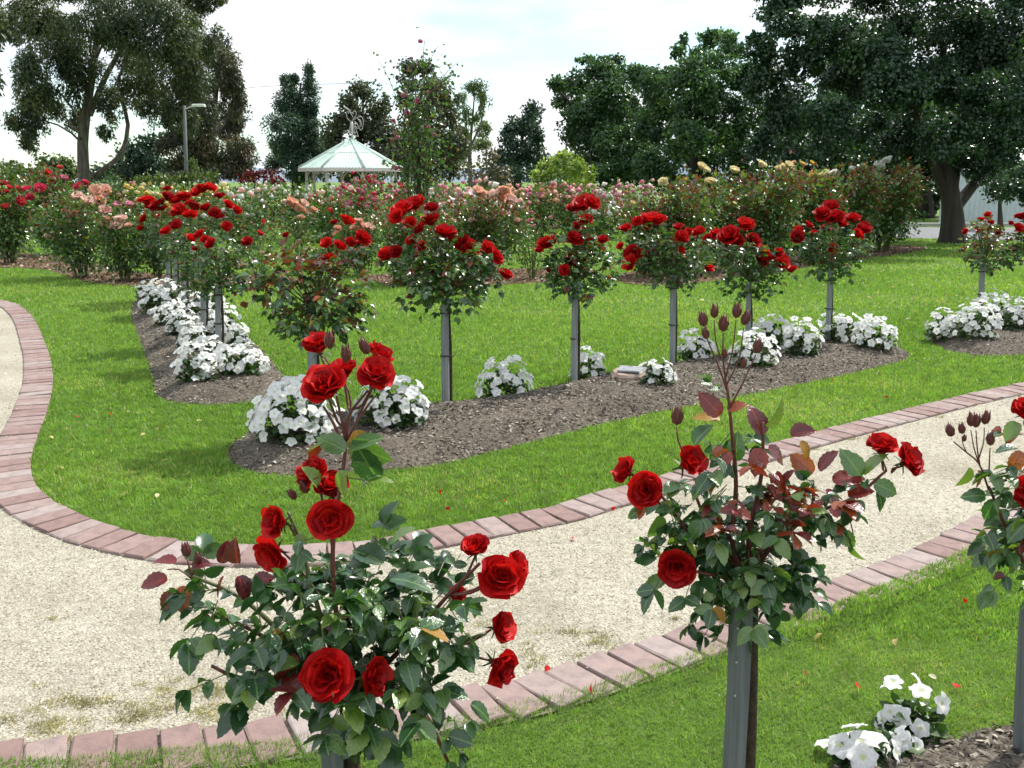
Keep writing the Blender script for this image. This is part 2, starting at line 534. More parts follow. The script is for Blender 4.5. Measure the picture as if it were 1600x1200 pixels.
def bark_mat(name, stops):
    m, N, L, p = new_mat(name)
    tc = N.new('ShaderNodeTexCoord'); mp = N.new('ShaderNodeMapping'); mp.inputs['Scale'].default_value = (5, 5, 0.9)
    L.new(tc.outputs['Object'], mp.inputs['Vector'])
    n = N.new('ShaderNodeTexNoise'); n.inputs['Scale'].default_value = 1.6; n.inputs['Detail'].default_value = 6
    L.new(mp.outputs['Vector'], n.inputs['Vector'])
    r = ramp(N, stops); L.new(n.outputs['Fac'], r.inputs['Fac'])
    L.new(r.outputs['Color'], p.inputs['Base Color']); p.inputs['Roughness'].default_value = 0.9
    bump(N, L, n.outputs['Fac'], 0.8, 0.06, p)
    return m
M['gum_bark'] = bark_mat('gum_bark', [(0.3, (0.05, 0.042, 0.037)), (0.5, (0.12, 0.105, 0.092)), (0.7, (0.24, 0.21, 0.185))])
M['dark_bark'] = bark_mat('dark_bark', [(0.3, (0.02, 0.017, 0.014)), (0.7, (0.055, 0.046, 0.037))])
def tree_leaf(name, a, b, c, trans=0.2, rough=0.42, spec=0.4):
    return leaf_mat(name, [(0.0, a), (0.55, b), (1.0, c)], rough, spec, trans)
M['gum_leaf'] = tree_leaf('gum_leaf', (0.03, 0.052, 0.028), (0.07, 0.10, 0.048), (0.15, 0.165, 0.075), 0.28)
M['gum_leaf_brown'] = tree_leaf('gum_leaf_brown', (0.038, 0.055, 0.032), (0.08, 0.095, 0.052), (0.16, 0.12, 0.08), 0.26)
M['dark_leaf'] = tree_leaf('dark_leaf', (0.016, 0.046, 0.03), (0.035, 0.08, 0.05), (0.07, 0.12, 0.065), 0.24)
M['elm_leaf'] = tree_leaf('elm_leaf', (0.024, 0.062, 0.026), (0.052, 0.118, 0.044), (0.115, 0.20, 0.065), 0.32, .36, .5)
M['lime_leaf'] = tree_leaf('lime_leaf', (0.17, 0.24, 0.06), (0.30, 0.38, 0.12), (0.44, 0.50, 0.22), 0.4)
M['big_elm_leaf_shaded'] = tree_leaf('big_elm_leaf_shaded', (0.012, 0.036, 0.018), (0.024, 0.065, 0.028), (0.06, 0.12, 0.045), 0.22, .34, .55)  # darker copy of the elm leaf, crown shade painted into its colour
M['olive_leaf'] = tree_leaf('olive_leaf', (0.05, 0.085, 0.028), (0.10, 0.145, 0.042), (0.17, 0.21, 0.065), .28)
M['smoke_leaf'] = tree_leaf('smoke_leaf', (0.06, 0.075, 0.045), (0.14, 0.115, 0.085), (0.30, 0.23, 0.19))
M['maroon_leaf'] = tree_leaf('maroon_leaf', (0.09, 0.012, 0.016), (0.17, 0.022, 0.025), (0.26, 0.05, 0.04))
M['mint_leaf'] = tree_leaf('mint_leaf', (0.06, 0.12, 0.05), (0.12, 0.2, 0.09), (0.2, 0.29, 0.14))

# ---------------------------------------------------------------- leaf and flower templates
def leaf_rows(ts, ws, fold=0.10, droop=0.18, curl=0.0):
    """Leaf with its base at the origin, tip at +Y = 1; returns verts, tri faces."""
    V = [(0, 0, 0)]; rows = []
    for t, w in zip(ts, ws):
        z = -droop * t * t
        rows.append(len(V))
        V += [(-w, t - 0.03, z + fold * w * 2 + curl * w), (0, t, z), (w, t - 0.03, z + fold * w * 2 - curl * w)]
    tip = len(V); V.append((0, 1.0, -droop))
    F = [(0, rows[0] + 1, rows[0]), (0, rows[0] + 2, rows[0] + 1)]
    for a, b in zip(rows[:-1], rows[1:]):
        for k in (0, 1):
            F += [(a + k, a + k + 1, b + k + 1), (a + k, b + k + 1, b + k)]
    F += [(rows[-1], rows[-1] + 1, tip), (rows[-1] + 1, rows[-1] + 2, tip)]
    return np.array(V, float), np.array(F, int)

LEAF_BIG = [leaf_rows([.06, .15, .24, .33, .42, .51, .60, .69, .78, .87, .95], [.13, .235, .265, .335, .315, .35, .30, .305, .21, .185, .07], f, d, c)
            for f, d, c in ((.14, .12, 0), (.24, .30, .1), (.10, .42, -.14), (.34, .2, .08))]
LEAF_MID = leaf_rows([.3, .68], [.33, .28], .12, .18)
LEAF_QUAD = (np.array([(0, 0, 0), (.3, .45, .05), (0, 1, -.1), (-.3, .45, .05)], float), np.array([(0, 1, 2), (0, 2, 3)]))
LEAF_THIN = (np.array([(0, 0, 0), (.17, .45, .03), (0, 1, -.12), (-.17, .45, .03)], float), np.array([(0, 1, 2), (0, 2, 3)]))
LEAF_WIDE = (np.array([(0, 0, 0), (.4, .5, .06), (0, 1, -.12), (-.4, .5, .06)], float), np.array([(0, 1, 2), (0, 2, 3)]))

def petal_vf(L, ang, width, nu=5, nv=5, cup=0.35, ruffle=0.05, ph=0.0, reflex=0.0):
    """Rose petal rising from the origin and leaning to +X by `ang` (0 upright)."""
    V, F = [], []
    x = z = 0.0; prev = 0.0
    prof = []
    for i in range(nv):
        v = i / (nv - 1)
        th = ang * (0.25 + 0.95 * v) + reflex * max(0, v - 0.7) * 3
        if i: 
            x += math.sin(th) * L / (nv - 1); z += math.cos(th) * L / (nv - 1)
        w = width * (0.28 + 1.0 * math.sin(min(1.0, v * 1.02) * 1.9) ) * (1.0 if v < .85 else 0.93)
        prof.append((x, z, w, v, th))
    for x, z, w, v, th in prof:
        for j in range(nu):
            u = -1 + 2 * j / (nu - 1)
            y = u * w
            c = cup * w * (u * u) * (0.4 + 0.6 * v)
            r = ruffle * v * v * (math.sin(u * 5.0 + ph) + .5 * math.sin(u * 11.0 + ph * 2)) * L
            drop = (0.30 if v > .95 else (0.09 if v > .7 else 0)) * L * u * u
            V.append((x - c * math.cos(th) * 0.9 + r * math.cos(th) - drop * math.sin(th), y, z + c * math.sin(th) * .9 - r * math.sin(th) - drop * math.cos(th)))
    for i in range(nv - 1):
        for j in range(nu - 1):
            a = i * nu + j
            F.append((a, a + 1, a + nu + 1, a + nu))
    return np.array(V), np.array(F)

RINGS_MID = [(7, .95, 1.2, .50, .04), (6, .92, .95, .48, .02), (6, .85, .66, .44, .0), (5, .74, .36, .38, .0), (3, .62, .1, .28, .0)]
RINGS = [(7, 1.0, 1.42, .50, .04), (7, .92, 1.12, .48, .02), (6, .82, .82, .44, .0), (5, .68, .52, .38, .0), (4, .55, .26, .30, .0), (3, .46, .06, .22, .0)]

def rose_vf(seed, nu=3, nv=4, rings=RINGS, jitter=0.16):
    g = rng_of(seed); VV, FF, b = [], [], 0
    for k, (n, L, a, w, zo) in enumerate(rings):
        off = g.random() * 6.28
        for i in range(n):
            V, F = petal_vf(L * (1 + g.normal() * .07), a * (1 + g.normal() * jitter), w * (1 + g.normal() * .1), nu, nv, .42, .07, g.random() * 6)
            th = off + 2 * math.pi * i / n + g.normal() * .15
            c, s = math.cos(th), math.sin(th)
            V = np.stack([V[:, 0] * c - V[:, 1] * s, V[:, 0] * s + V[:, 1] * c, V[:, 2] - zo], 1)
            VV.append(V); FF.append(F + b); b += len(V)
    V = np.concatenate(VV); V[:, 2] -= 0.35
    return V, np.concatenate(FF)

# ---------------------------------------------------------------- outlines on the ground
def gpts(L):
    return np.array([gp(x, y)[:2] for x, y in L])

FAR_LAWN_PX = [(0,470),(45,490),(72,540),(83,590),(75,640),(57,690),(48,730),(60,765),(100,795),(170,825),(260,846),(340,855),(450,858),(567,850),(667,833),(787,810),(860,796),(920,778),(980,762),(1130,718),(1272,678),(1480,626),(1600,600)]
far_c = gpts(FAR_LAWN_PX)
far_c = np.concatenate([[(-10.8, 14.6), (-9.0, 14.3)], far_c, [(5.6, 8.6), (7.4, 9.7)]])
far_lawn = catmull(far_c, 0.04)                                   # lawn side of the far brick edging
NEAR_GRAVEL_PX = [(0,1166),(117,1156),(239,1147),(306,1141),(408,1130),(560,1108),(708,1083),(783,1070),(860,1050),(1060,988),(1256,925),(1359,889),(1450,850),(1531,805),(1587,771)]
near_c = gpts(NEAR_GRAVEL_PX)
near_c = np.concatenate([[(-3.2, 2.38), (-2.3, 2.45)], near_c, [(3.35, 5.35), (4.6, 6.3), (6.4, 7.5)]])
near_gravel = catmull(near_c, 0.04)                               # gravel side of the near brick edging

def offset(curve, d):
    T = np.gradient(curve, axis=0); T /= np.linalg.norm(T, axis=1)[:, None] + 1e-9
    N = np.stack([-T[:, 1], T[:, 0]], 1)
    return curve + N * d

BRICK_L = 0.23
far_gravel = offset(far_lawn, -BRICK_L)       # right of the travel direction is gravel
near_lawn = offset(near_gravel, -BRICK_L)

path_poly = np.concatenate([near_gravel[::-1], [(-3.6, 2.45), (-6.0, 4.5), (-7.2, 8.0), (-8.6, 11.6), (-11.0, 12.6)], far_gravel])

def cut(name, poly, z, mat, dig=0.0):
    import bmesh
    bm = bmesh.new()
    vs_ = [bm.verts.new((x, y, z)) for x, y in poly]
    f = bm.faces.new(vs_)
    bmesh.ops.triangulate(bm, faces=[f])
    if f.is_valid and f.normal.z < 0: bmesh.ops.reverse_faces(bm, faces=bm.faces[:])
    me = bpy.data.meshes.new(name); bm.to_mesh(me); bm.free()
    for p_ in me.polygons:
        if p_.normal.z < 0: me.flip_normals(); break
    me.materials.append(mat)
    o = link(name, me); o['kind'] = 'structure'
    return o

# ground: one sheet to the horizon
gv = [(-900, -30, 0), (900, -30, 0), (900, 1500, 0), (-900, 1500, 0)]
ground = link('ground', py_mesh('ground', gv, [(0, 1, 2, 3)], M['lawn'])); ground['kind'] = 'structure'
simp = lambda c, k: c[::k]
cut('gravel_path', np.concatenate([simp(near_gravel, 3)[::-1], [(-3.6, 2.45), (-6.0, 4.5), (-7.2, 8.0), (-8.6, 11.6), (-11.0, 12.6)], simp(far_gravel, 3)]), 0.006, M['gravel'])

# beds -----------------------------------------------------------
def bed_poly(px): return catmull(gpts(px), 0.08, closed=True)
BED_ROW = bed_poly([(356,705),(372,730),(430,744),(560,738),(680,728),(800,700),(950,662),(1100,632),(1250,602),(1360,578),(1420,560),(1400,544),(1320,530),(1200,545),(1050,572),(960,584),(860,608),(720,633),(600,640),(480,655),(395,675)])
BED_EAST = bed_poly([(1450,525),(1472,545),(1530,557),(1620,556),(1700,560),(1760,530),(1650,505),(1560,503),(1490,508)])
BED_WEST = bed_poly([(205,495),(215,525),(235,580),(246,620),(300,633),(380,631),(438,615),(444,592),(412,550),(380,520),(355,490),(328,464),(280,448),(235,452),(212,470)])
nb = [(0.55, 2.10), (0.92, 2.44), (1.25, 2.56), (1.62, 2.68), (2.2, 3.0), (3.2, 3.55), (3.5, 3.1), (2.4, 2.3), (1.2, 1.75), (0.2, 1.45), (-0.6, 1.25), (-1.1, 1.4), (-0.7, 1.75), (0.0, 1.92)]
BED_NEAR = catmull(np.array(nb), 0.06, closed=True)
BEDS = {'bed_row': BED_ROW, 'bed_east': BED_EAST, 'bed_west': BED_WEST, 'bed_near': BED_NEAR}

def bed_h(poly, X, Y, top=0.085, ramp_w=0.28):
    d = dist_to(poly, X, Y)
    ins = inside(poly, X, Y)
    t = np.clip(d / ramp_w, 0, 1)
    return np.where(ins, top * (t * t * (3 - 2 * t)) , -0.12 * np.clip(d / 0.08, 0, 1) - 0.004)

def make_bed(name, poly, cell, seed, top=0.085):
    g = rng_of(seed)
    lo, hi = poly.min(0) - cell * 2, poly.max(0) + cell * 2
    xs = np.arange(lo[0], hi[0], cell); ys = np.arange(lo[1], hi[1], cell)
    GX, GY = np.meshgrid(xs, ys)
    X, Y = GX.ravel(), GY.ravel()
    Z = bed_h(poly, X, Y, top)
    lump = sum(np.sin(X * a + b) * np.sin(Y * c + d_) for a, b, c, d_ in g.uniform(4, 16, (5, 4))) * 0.004
    ins = Z > 0
    Z = Z + np.where(ins, lump + g.normal(0, 0.004, len(X)), 0)
    nx, ny = len(xs), len(ys)
    idx = np.arange(nx * ny).reshape(ny, nx)
    Q = np.stack([idx[:-1, :-1], idx[:-1, 1:], idx[1:, 1:], idx[1:, :-1]], -1).reshape(-1, 4)
    near_in = ins[Q].any(1)
    Q = Q[near_in]
    used = np.unique(Q); remap = np.zeros(nx * ny, int); remap[used] = np.arange(len(used))
    V = np.stack([X, Y, Z + 0.008], 1)[used]
    o = link(name, np_mesh(name, V, remap[Q], M['mulch'], smooth=True)); o['kind'] = 'structure'
    return o
make_bed('garden_bed_row', BED_ROW, 0.045, 1)
make_bed('garden_bed_east', BED_EAST, 0.06, 2)
make_bed('garden_bed_west', BED_WEST, 0.06, 3)
make_bed('garden_bed_near', BED_NEAR, 0.03, 4)

def ground_z(x, y):
    X, Y = np.array([x]), np.array([y])
    z = 0.0
    for p_ in BEDS.values():
        if inside(p_, X, Y)[0]:
            z = max(z, float(bed_h(p_, X, Y)[0]) + 0.006)
    return z

# wood chips on the beds
def chips(name, polys, n, seed, size):
    g = rng_of(seed); P = []
    for poly, k in polys:
        lo, hi = poly.min(0), poly.max(0)
        X = g.uniform(lo[0], hi[0], k * 3); Y = g.uniform(lo[1], hi[1], k * 3)
        ok = inside(poly, X, Y)
        X, Y = X[ok][:k], Y[ok][:k]
        P.append(np.stack([X, Y, bed_h(poly, X, Y) + 0.011], 1))
    P = np.concatenate(P); k = len(P)
    ax = nrm(np.stack([g.normal(size=k), g.normal(size=k), g.normal(size=k) * .35], 1))
    nm = nrm(np.stack([g.normal(size=k) * .5, g.normal(size=k) * .5, np.ones(k)], 1))
    T = np.array([(-.5, 0, 0), (.5, 0, 0), (.4, 1, 0), (-.4, .9, 0), (0, .5, .35)], float)
    F = np.array([(0, 1, 4), (1, 2, 4), (2, 3, 4), (3, 0, 4)])
    s = np.stack([g.uniform(.25, .7, k), g.uniform(.6, 1.6, k), g.uniform(.3, .8, k)], 1) * size
    V, FF = scatter(T, F, P, frames(ax, nm), s)
    o = link(name, np_mesh(name, V, FF, M['chip'], tint=np.repeat(g.random(k) ** 1.2, 5)))
    o['kind'] = 'stuff'; o['label'] = 'grey brown wood chips covering the flower beds'; o['category'] = 'mulch'
    return o
chips('mulch_chips', [(BED_ROW, 15000), (BED_WEST, 9000), (BED_EAST, 2500), (BED_NEAR, 9000)], 0, 5, 0.022)

# brick edgings --------------------------------------------------
def brick_mesh(i):
    g = rng_of(900 + i)
    w, l = 0.114 / 2, 0.228 / 2
    b = 0.005
    j = lambda: g.normal() * 0.0018
    V = [(-w,-l,-.05),(w,-l,-.05),(w,l,-.05),(-w,l,-.05)]
    mid_ = [(-w+j(),-l+j(),-b),(w+j(),-l+j(),-b),(w+j(),l+j(),-b),(-w+j(),l+j(),-b)]
    top_ = [(-w+b+j(),-l+b+j(),j()*.5),(w-b+j(),-l+b+j(),j()*.5),(w-b+j(),l-b+j(),j()*.5),(-w+b+j(),l-b+j(),j()*.5)]
    V += mid_ + top_
    F = [(0,1,5,4),(1,2,6,5),(2,3,7,6),(3,0,4,7),(4,5,9,8),(5,6,10,9),(6,7,11,10),(7,4,8,11),(8,9,10,11)]
    return py_mesh('brick', V, F, M['brick'])
BRICKS = [brick_mesh(i) for i in range(6)]

def edging(name, label, curve_in, curve_out, seed, pitch=0.1275, limit=300, skew=lambda x: 0.0):
    g = rng_of(seed)
    root = thing(name, label, 'edging', (0, 0, 0), 'brick edgings of the gravel path')
    # sandy bed below the bricks
    a, b = curve_in[::3], curve_out[::3]
    n = min(len(a), len(b)); a, b = a[:n], b[:n]
    V = [(x, y, 0.0085) for x, y in a] + [(x, y, 0.0085) for x, y in b]
    F = [(i, i + 1, n + i + 1, n + i) for i in range(n - 1)]
    me = py_mesh('joint_sand', V, F, M['mortar'])
    if me.polygons[0].normal.z < 0: me.flip_normals()
    link('joint_sand', me, root)
    c = (curve_in + curve_out) / 2
    s = np.concatenate([[0], np.cumsum(np.linalg.norm(np.diff(c, axis=0), axis=1))])
    k = 0
    for d in np.arange(pitch / 2, s[-1], pitch):
        x, y = np.interp(d, s, c[:, 0]), np.interp(d, s, c[:, 1])
        x2, y2 = np.interp(d + .05, s, c[:, 0]), np.interp(d + .05, s, c[:, 1])
        if k >= limit or y > 16: break
        o = link('brick', BRICKS[int(g.integers(6))], root, (x, y, 0.021 + g.normal() * 0.0022))
        o.rotation_euler = (g.normal() * .012, g.normal() * .012, math.atan2(y2 - y, x2 - x) + skew(x) + g.normal() * .018 + (math.pi if g.random() < .5 else 0))
        k += 1
    return root
edging('brick_edging', 'curved red brick edging between the main lawn and the gravel path', far_lawn, far_gravel, 11)
edging('brick_edging', 'red brick edging along the near side of the gravel path', near_gravel, near_lawn, 12, skew=lambda x: .22 * min(1, max(0, (1.3 - x) / 1.2)))

# lawn mask: where grass may grow --------------------------------
NEAR_GRASS_PX = [(0,1196),(163,1190),(256,1179),(420,1167),(567,1152),(708,1127),(860,1098),(1100,1022),(1244,972),(1412,908),(1534,853)]
ng = np.concatenate([[(-3.2, 2.25), (-2.3, 2.33)], gpts(NEAR_GRASS_PX), [(3.2, 5.0), (4.6, 6.05), (6.6, 7.3)]])
near_grass = catmull(ng, 0.05)
no_grass = np.concatenate([near_grass[::2][::-1], [(-3.6, 2.3), (-6.1, 4.4), (-7.3, 8.0), (-8.7, 11.4), (-11.0, 12.4)], far_lawn[::3]])
BG_BEDS = []          # mulched strips under the far rose bushes, filled below
def bg_bed(name, px):
    poly = bed_poly(px)[::2]
    BG_BEDS.append(poly)
    me = bpy.data.meshes.new(name)
    cut(name, poly, 0.010, M['bark_mulch'])
bg_bed('garden_bed_back_west', [(-60,395),(60,398),(150,412),(240,428),(400,430),(480,440),(400,446),(260,447),(150,444),(60,421),(-60,416)])
bg_bed('garden_bed_back_middle', [(560,440),(640,450),(760,447),(870,440),(930,425),(880,418),(760,424),(640,428),(580,430)])
bg_bed('garden_bed_hedge', [(960,438),(1050,447),(1180,430),(1300,412),(1440,392),(1420,384),(1300,388),(1150,402),(1020,418)])
bg_bed('garden_bed_far', [(-60,352),(300,345),(700,352),(1000,360),(1040,350),(700,330),(300,328),(-60,335)])

# road at the right rear, with a kerb ---------------------------
M['asphalt'] = plain_mat('asphalt', (0.20, 0.205, 0.215), 0.9, 0.2, 3, 0.12, 0.3, 120)
M['kerb'] = plain_mat('kerb_concrete', (0.36, 0.35, 0.33), 0.9, 0.2, 5, 0.15)
rd = [(9.0, 31.0), (10.6, 29.0), (12.4, 27.6), (15.5, 26.4), (24, 24.5), (24, 33), (16, 34.5), (9.5, 35.6)]
cut('road', catmull(np.array(rd), 0.5, closed=True), 0.012, M['asphalt'])
kb = MB(); kb.box((7.0, 35.6, 0), (26, 35.9, 0.13), 0, 0.02)
kerb = link('kerb', kb.mesh('kerb', M['kerb'])); kerb['kind'] = 'structure'
def litter():
    g = rng_of(8); P = []
    for poly, k in zip(BG_BEDS, (3600, 2200, 2600, 1500)):
        lo, hi = poly.min(0), poly.max(0)
        X = g.uniform(max(lo[0], -20), min(hi[0], 20), k * 6); Y = g.uniform(lo[1], hi[1], k * 6)
        ok = inside(poly, X, Y); X, Y = X[ok][:k], Y[ok][:k]
        P.append(np.stack([X, Y, np.full(len(X), .014)], 1))
    P = np.concatenate(P); k = len(P)
    ax = nrm(np.stack([g.normal(size=k), g.normal(size=k), g.normal(size=k) * .35], 1))
    nm = nrm(np.stack([g.normal(size=k) * .5, g.normal(size=k) * .5, np.ones(k)], 1))
    V, F = scatter(*LEAF_WIDE, P, frames(ax, nm), g.uniform(.03, .085, k))
    o = link('leaf_litter', np_mesh('leaf_litter', V, F, M['litter'], tint=np.repeat(g.random(k), 4)))
    o['kind'] = 'stuff'; o['label'] = 'brown bark and dry leaf litter under the far rose bushes'; o['category'] = 'litter'
M['litter'] = leaf_mat('litter', [(0.0, (0.07, 0.045, 0.03)), (0.5, (0.19, 0.13, 0.09)), (0.85, (0.33, 0.25, 0.18)), (1.0, (0.55, 0.48, 0.38))], .9, .1, .1)
litter()
NO_GRASS = [no_grass] + [offset(b, 0) for b in BEDS.values()] + BG_BEDS + [np.array(rd)]

# grass blades ---------------------------------------------------
def grass_blades():
    g = rng_of(77)
    bands = [(1.5, 3.2, 30000), (3.2, 4.6, 24000), (4.6, 6.2, 14000), (6.2, 8.5, 7500), (8.5, 12, 3200), (12, 18, 1100), (18, 32, 240)]
    PX, PY, S, Wd = [], [], [], []
    for y0, y1, dens in bands:
        half = 800 / FOC * 1.17
        xa = -(y1 * half + .3); xb = y1 * half + .3
        n = int((xb - xa) * (y1 - y0) * dens)
        X = g.uniform(xa, xb, n); Y = g.uniform(y0, y1, n)
        vis = np.abs(X) < (Y * half + .35)
        X, Y = X[vis], Y[vis]
        ok = np.ones(len(X), bool)
        for p_ in NO_GRASS:
            lo, hi = p_.min(0), p_.max(0)
            box = (X > lo[0]) & (X < hi[0]) & (Y > lo[1]) & (Y < hi[1])
            i = np.nonzero(box)[0]
            if len(i):
                ins = inside(p_[::2] if len(p_) > 160 else p_, X[i], Y[i])
                ok[i[ins]] = False
        X, Y = X[ok], Y[ok]
        # patchy density
        f = 0.5 + .25 * np.sin(X * 2.3 + 1.3 * np.sin(Y * 1.7)) + .25 * np.sin(Y * 2.9 + X * 1.1 + 2)
        keep = g.random(len(X)) < 0.62 + 0.38 * f
        X, Y = X[keep], Y[keep]
        PX.append(X); PY.append(Y)
        S.append(np.full(len(X), 0.017 + 0.0022 * y0)); Wd.append(np.full(len(X), 0.0015 + 0.0008 * max(0, y0 - 1.6)))
    X, Y, S, Wd = map(np.concatenate, (PX, PY, S, Wd))
    n = len(X)
    # blades beside an edge grow taller
    S = S * g.uniform(.55, 1.25, n)
    Wd = Wd * g.uniform(.7, 1.35, n)
    ang = g.uniform(0, 2 * math.pi, n); lean = np.abs(g.normal(0.35, .5, n))
    ax = np.stack([np.cos(ang) * np.sin(lean), np.sin(ang) * np.sin(lean), np.cos(lean)], 1)
    side = np.stack([-np.sin(ang), np.cos(ang), np.zeros(n)], 1)
    tw = g.uniform(-1, 1, n)[:, None]
    side = nrm(side + tw * np.stack([np.cos(ang), np.sin(ang), np.zeros(n)], 1))
    base = np.stack([X, Y, np.full(n, 0.001)], 1)
    near = np.nonzero(Y < 7)[0]
    strip = np.concatenate([near_gravel[::3], near_lawn[::3][::-1]])
    on = near[inside(strip, X[near], Y[near])]
    base[on, 2] = 0.019
    dl = dist_to(near_lawn[::4], X[near], Y[near], closed=False)
    lip = near[(dl < .07)]; base[lip, 2] = 0.017; S[lip] *= 1.15
    A = base - side * Wd[:, None]; B = base + side * Wd[:, None]
    bend = np.stack([np.cos(ang), np.sin(ang), np.zeros(n)], 1)
    tip = base + ax * S[:, None] + bend * (S * g.uniform(.0, .35, n))[:, None]
    V = np.stack([A, B, tip], 1).reshape(-1, 3)
    F = np.arange(3 * n).reshape(-1, 3)
    pat = 0.5 + .22 * np.sin(X * .9 + 1.1 * np.sin(Y * .8 + 1)) + .2 * np.sin(Y * 1.3 - X * .7)
    tint = np.clip(0.12 + 0.45 * pat + g.normal(0, .17, n), 0, .85)
    worn = np.zeros(n)
    for x, y, r in ((690,478,.5),(600,476,.35),(262,480,.5),(185,742,.25),(700,762,.3),(1390,600,.3),(1250,640,.3),(1130,500,.5),(850,490,.5),(1450,470,.6),(130,600,.3),(1330,1010,.12),(1210,1075,.1),(1440,1040,.1),(60,455,.6),(940,470,.5)):
        c = gp(x, y); worn += np.exp(-(((X - c[0]) / (r * 1.5)) ** 2 + ((Y - c[1]) / r) ** 2))
    tint = np.clip(tint + .28 * np.clip(worn, 0, 1) * g.random(n), 0, .87)
    dry = g.random(n) < .16 * np.clip(worn, 0, 1) + (0.035 + .05 * (pat > .78))
    tint[dry] = g.uniform(.9, 1.0, dry.sum())
    o = link('grass', np_mesh('grass', V, F, M['grass'], tint=np.repeat(tint, 3)))
    o['kind'] = 'stuff'; o['label'] = 'short mown green grass of the lawns'; o['category'] = 'grass'
    print('blades', n)
grass_blades()

# loose stones on the path --------------------------------------
def pebbles():
    g = rng_of(31)
    X, Y = [], []
    for y0, y1, d in ((2.3, 3.2, 3600), (3.2, 4.4, 2400), (4.4, 7.5, 700), (7.5, 13, 90)):
        half = 800 / FOC * 1.08
        n = int(2 * y1 * half * (y1 - y0) * d)
        x = g.uniform(-y1 * half, y1 * half, n); y = g.uniform(y0, y1, n)
        ok = inside(path_poly[::4], x, y) & (np.abs(x) < y * half + .2)
        X.append(x[ok]); Y.append(y[ok])
    X, Y = np.concatenate(X), np.concatenate(Y); n = len(X)
    # strays on the bricks
    T = np.array([(1, 0, 0), (-.3, .9, 0), (-.6, -.8, 0), (0.05, 0, .75), (.3, .5, .45)], float)
    F = np.array([(0, 1, 4), (1, 2, 3), (2, 0, 3), (0, 4, 3), (1, 3, 4)])
    ang = g.uniform(0, 6.28, n)
    ax = np.stack([np.cos(ang), np.sin(ang), g.normal(0, .25, n)], 1)
    R = frames(ax, np.tile([0, 0, 1.0], (n, 1)))
    s = np.stack([g.uniform(.6, 1.4, n), g.uniform(.6, 1.4, n), g.uniform(.5, 1.1, n)], 1) * (0.0046 * (1 + .10 * Y))[:, None]
    V, FF = scatter(T, F, np.stack([X, Y, np.full(n, .0065)], 1), R, s)
    o = link('gravel', np_mesh('gravel', V, FF, M['pebble'], tint=np.repeat(g.random(n), 5)))
    o['kind'] = 'stuff'; o['label'] = 'loose pale crushed stone on the path'; o['category'] = 'gravel'
    # strays on bricks
    c = np.concatenate([(near_gravel + near_lawn) / 2, (far_lawn + far_gravel) / 2]); 
    i = g.integers(0, len(c), 260)
    P = np.concatenate([c[i] + g.normal(0, .06, (260, 2)), np.full((260, 1), .024)], 1)
    ax = nrm(g.normal(size=(260, 3)) * [1, 1, .2])
    V, FF = scatter(T, F, P, frames(ax, np.tile([0, 0, 1.0], (260, 1))), g.uniform(.003, .007, (260, 1)) * np.ones(3))
    o = link('stray_gravel', np_mesh('stray_gravel', V, FF, M['pebble'], tint=np.repeat(g.uniform(.5, 1, 260), 5)))
    o['kind'] = 'stuff'; o['label'] = 'few pale stones strewn over the brick edging'; o['category'] = 'gravel'
pebbles()

# dry weeds in the gravel ---------------------------------------
def weeds():
    g = rng_of(55)
    spots = [(60,1135,.10),(130,1125,.07),(190,1120,.08),(250,1120,.09),(330,1110,.07),(370,1108,.06),(120,1098,.05),(255,1075,.05),(340,1082,.05),(40,1150,.07),
             (840,1032,.06),(905,1000,.05),(950,1015,.05),(865,990,.03),(820,1010,.03),(1060,970,.03),(75,968,.03),(1505,632,.05),(1455,650,.05),(1590,620,.04),(1335,688,.04),(240,866,.03),(1280,705,.03),(790,985,.04),(1230,928,.04)]
    P, S = [], []
    for x, y, r in spots:
        c = gp(x, y)
        n = int(260 * (r / .05) ** 1.5) if r > .035 else 90
        n = int(min(n, 800) * .55)
        k5 = g.normal(0, r * .7, (5, 2)) * [1.6, .9]
        q = c[:2] + k5[g.integers(0, 5, n)] + g.normal(0, r * .22, (n, 2)) * [1.5, 1]
        P.append(q); S.append(g.uniform(.008, .022, n))
    P = np.concatenate(P); S = np.concatenate(S); n = len(P)
    ang = g.uniform(0, 6.28, n); lean = np.abs(g.normal(1.0, .35, n))
    ax = np.stack([np.cos(ang) * np.sin(lean), np.sin(ang) * np.sin(lean), np.cos(lean)], 1)
    side = np.stack([-np.sin(ang), np.cos(ang), np.zeros(n)], 1)
    b = np.concatenate([P, np.full((n, 1), .006)], 1)
    V = np.stack([b - side * .0016, b + side * .0016, b + ax * S[:, None] * 1.5], 1).reshape(-1, 3)
    o = link('weeds', np_mesh('weeds', V, np.arange(3 * n).reshape(-1, 3), M['weed'], tint=np.repeat(g.random(n), 3)))
    o['kind'] = 'stuff'; o['label'] = 'dry weed tufts sprouting from the gravel'; o['category'] = 'weeds'
weeds()

# ---------------------------------------------------------------- rose parts
PETALS = []                      # (mesh, ring index)
for k, (n_, L_, a_, w_, zo_) in enumerate(RINGS):
    row = []
    for q in range(2):
        V_, F_ = petal_vf(L_, a_, w_, 7, 5, .42, .085, q * 2.1 + k)
        V_[:, 2] -= zo_ + .35
        row.append(np_mesh('petal', V_, F_, M['red_petal'], smooth=True))
    PETALS.append(row)

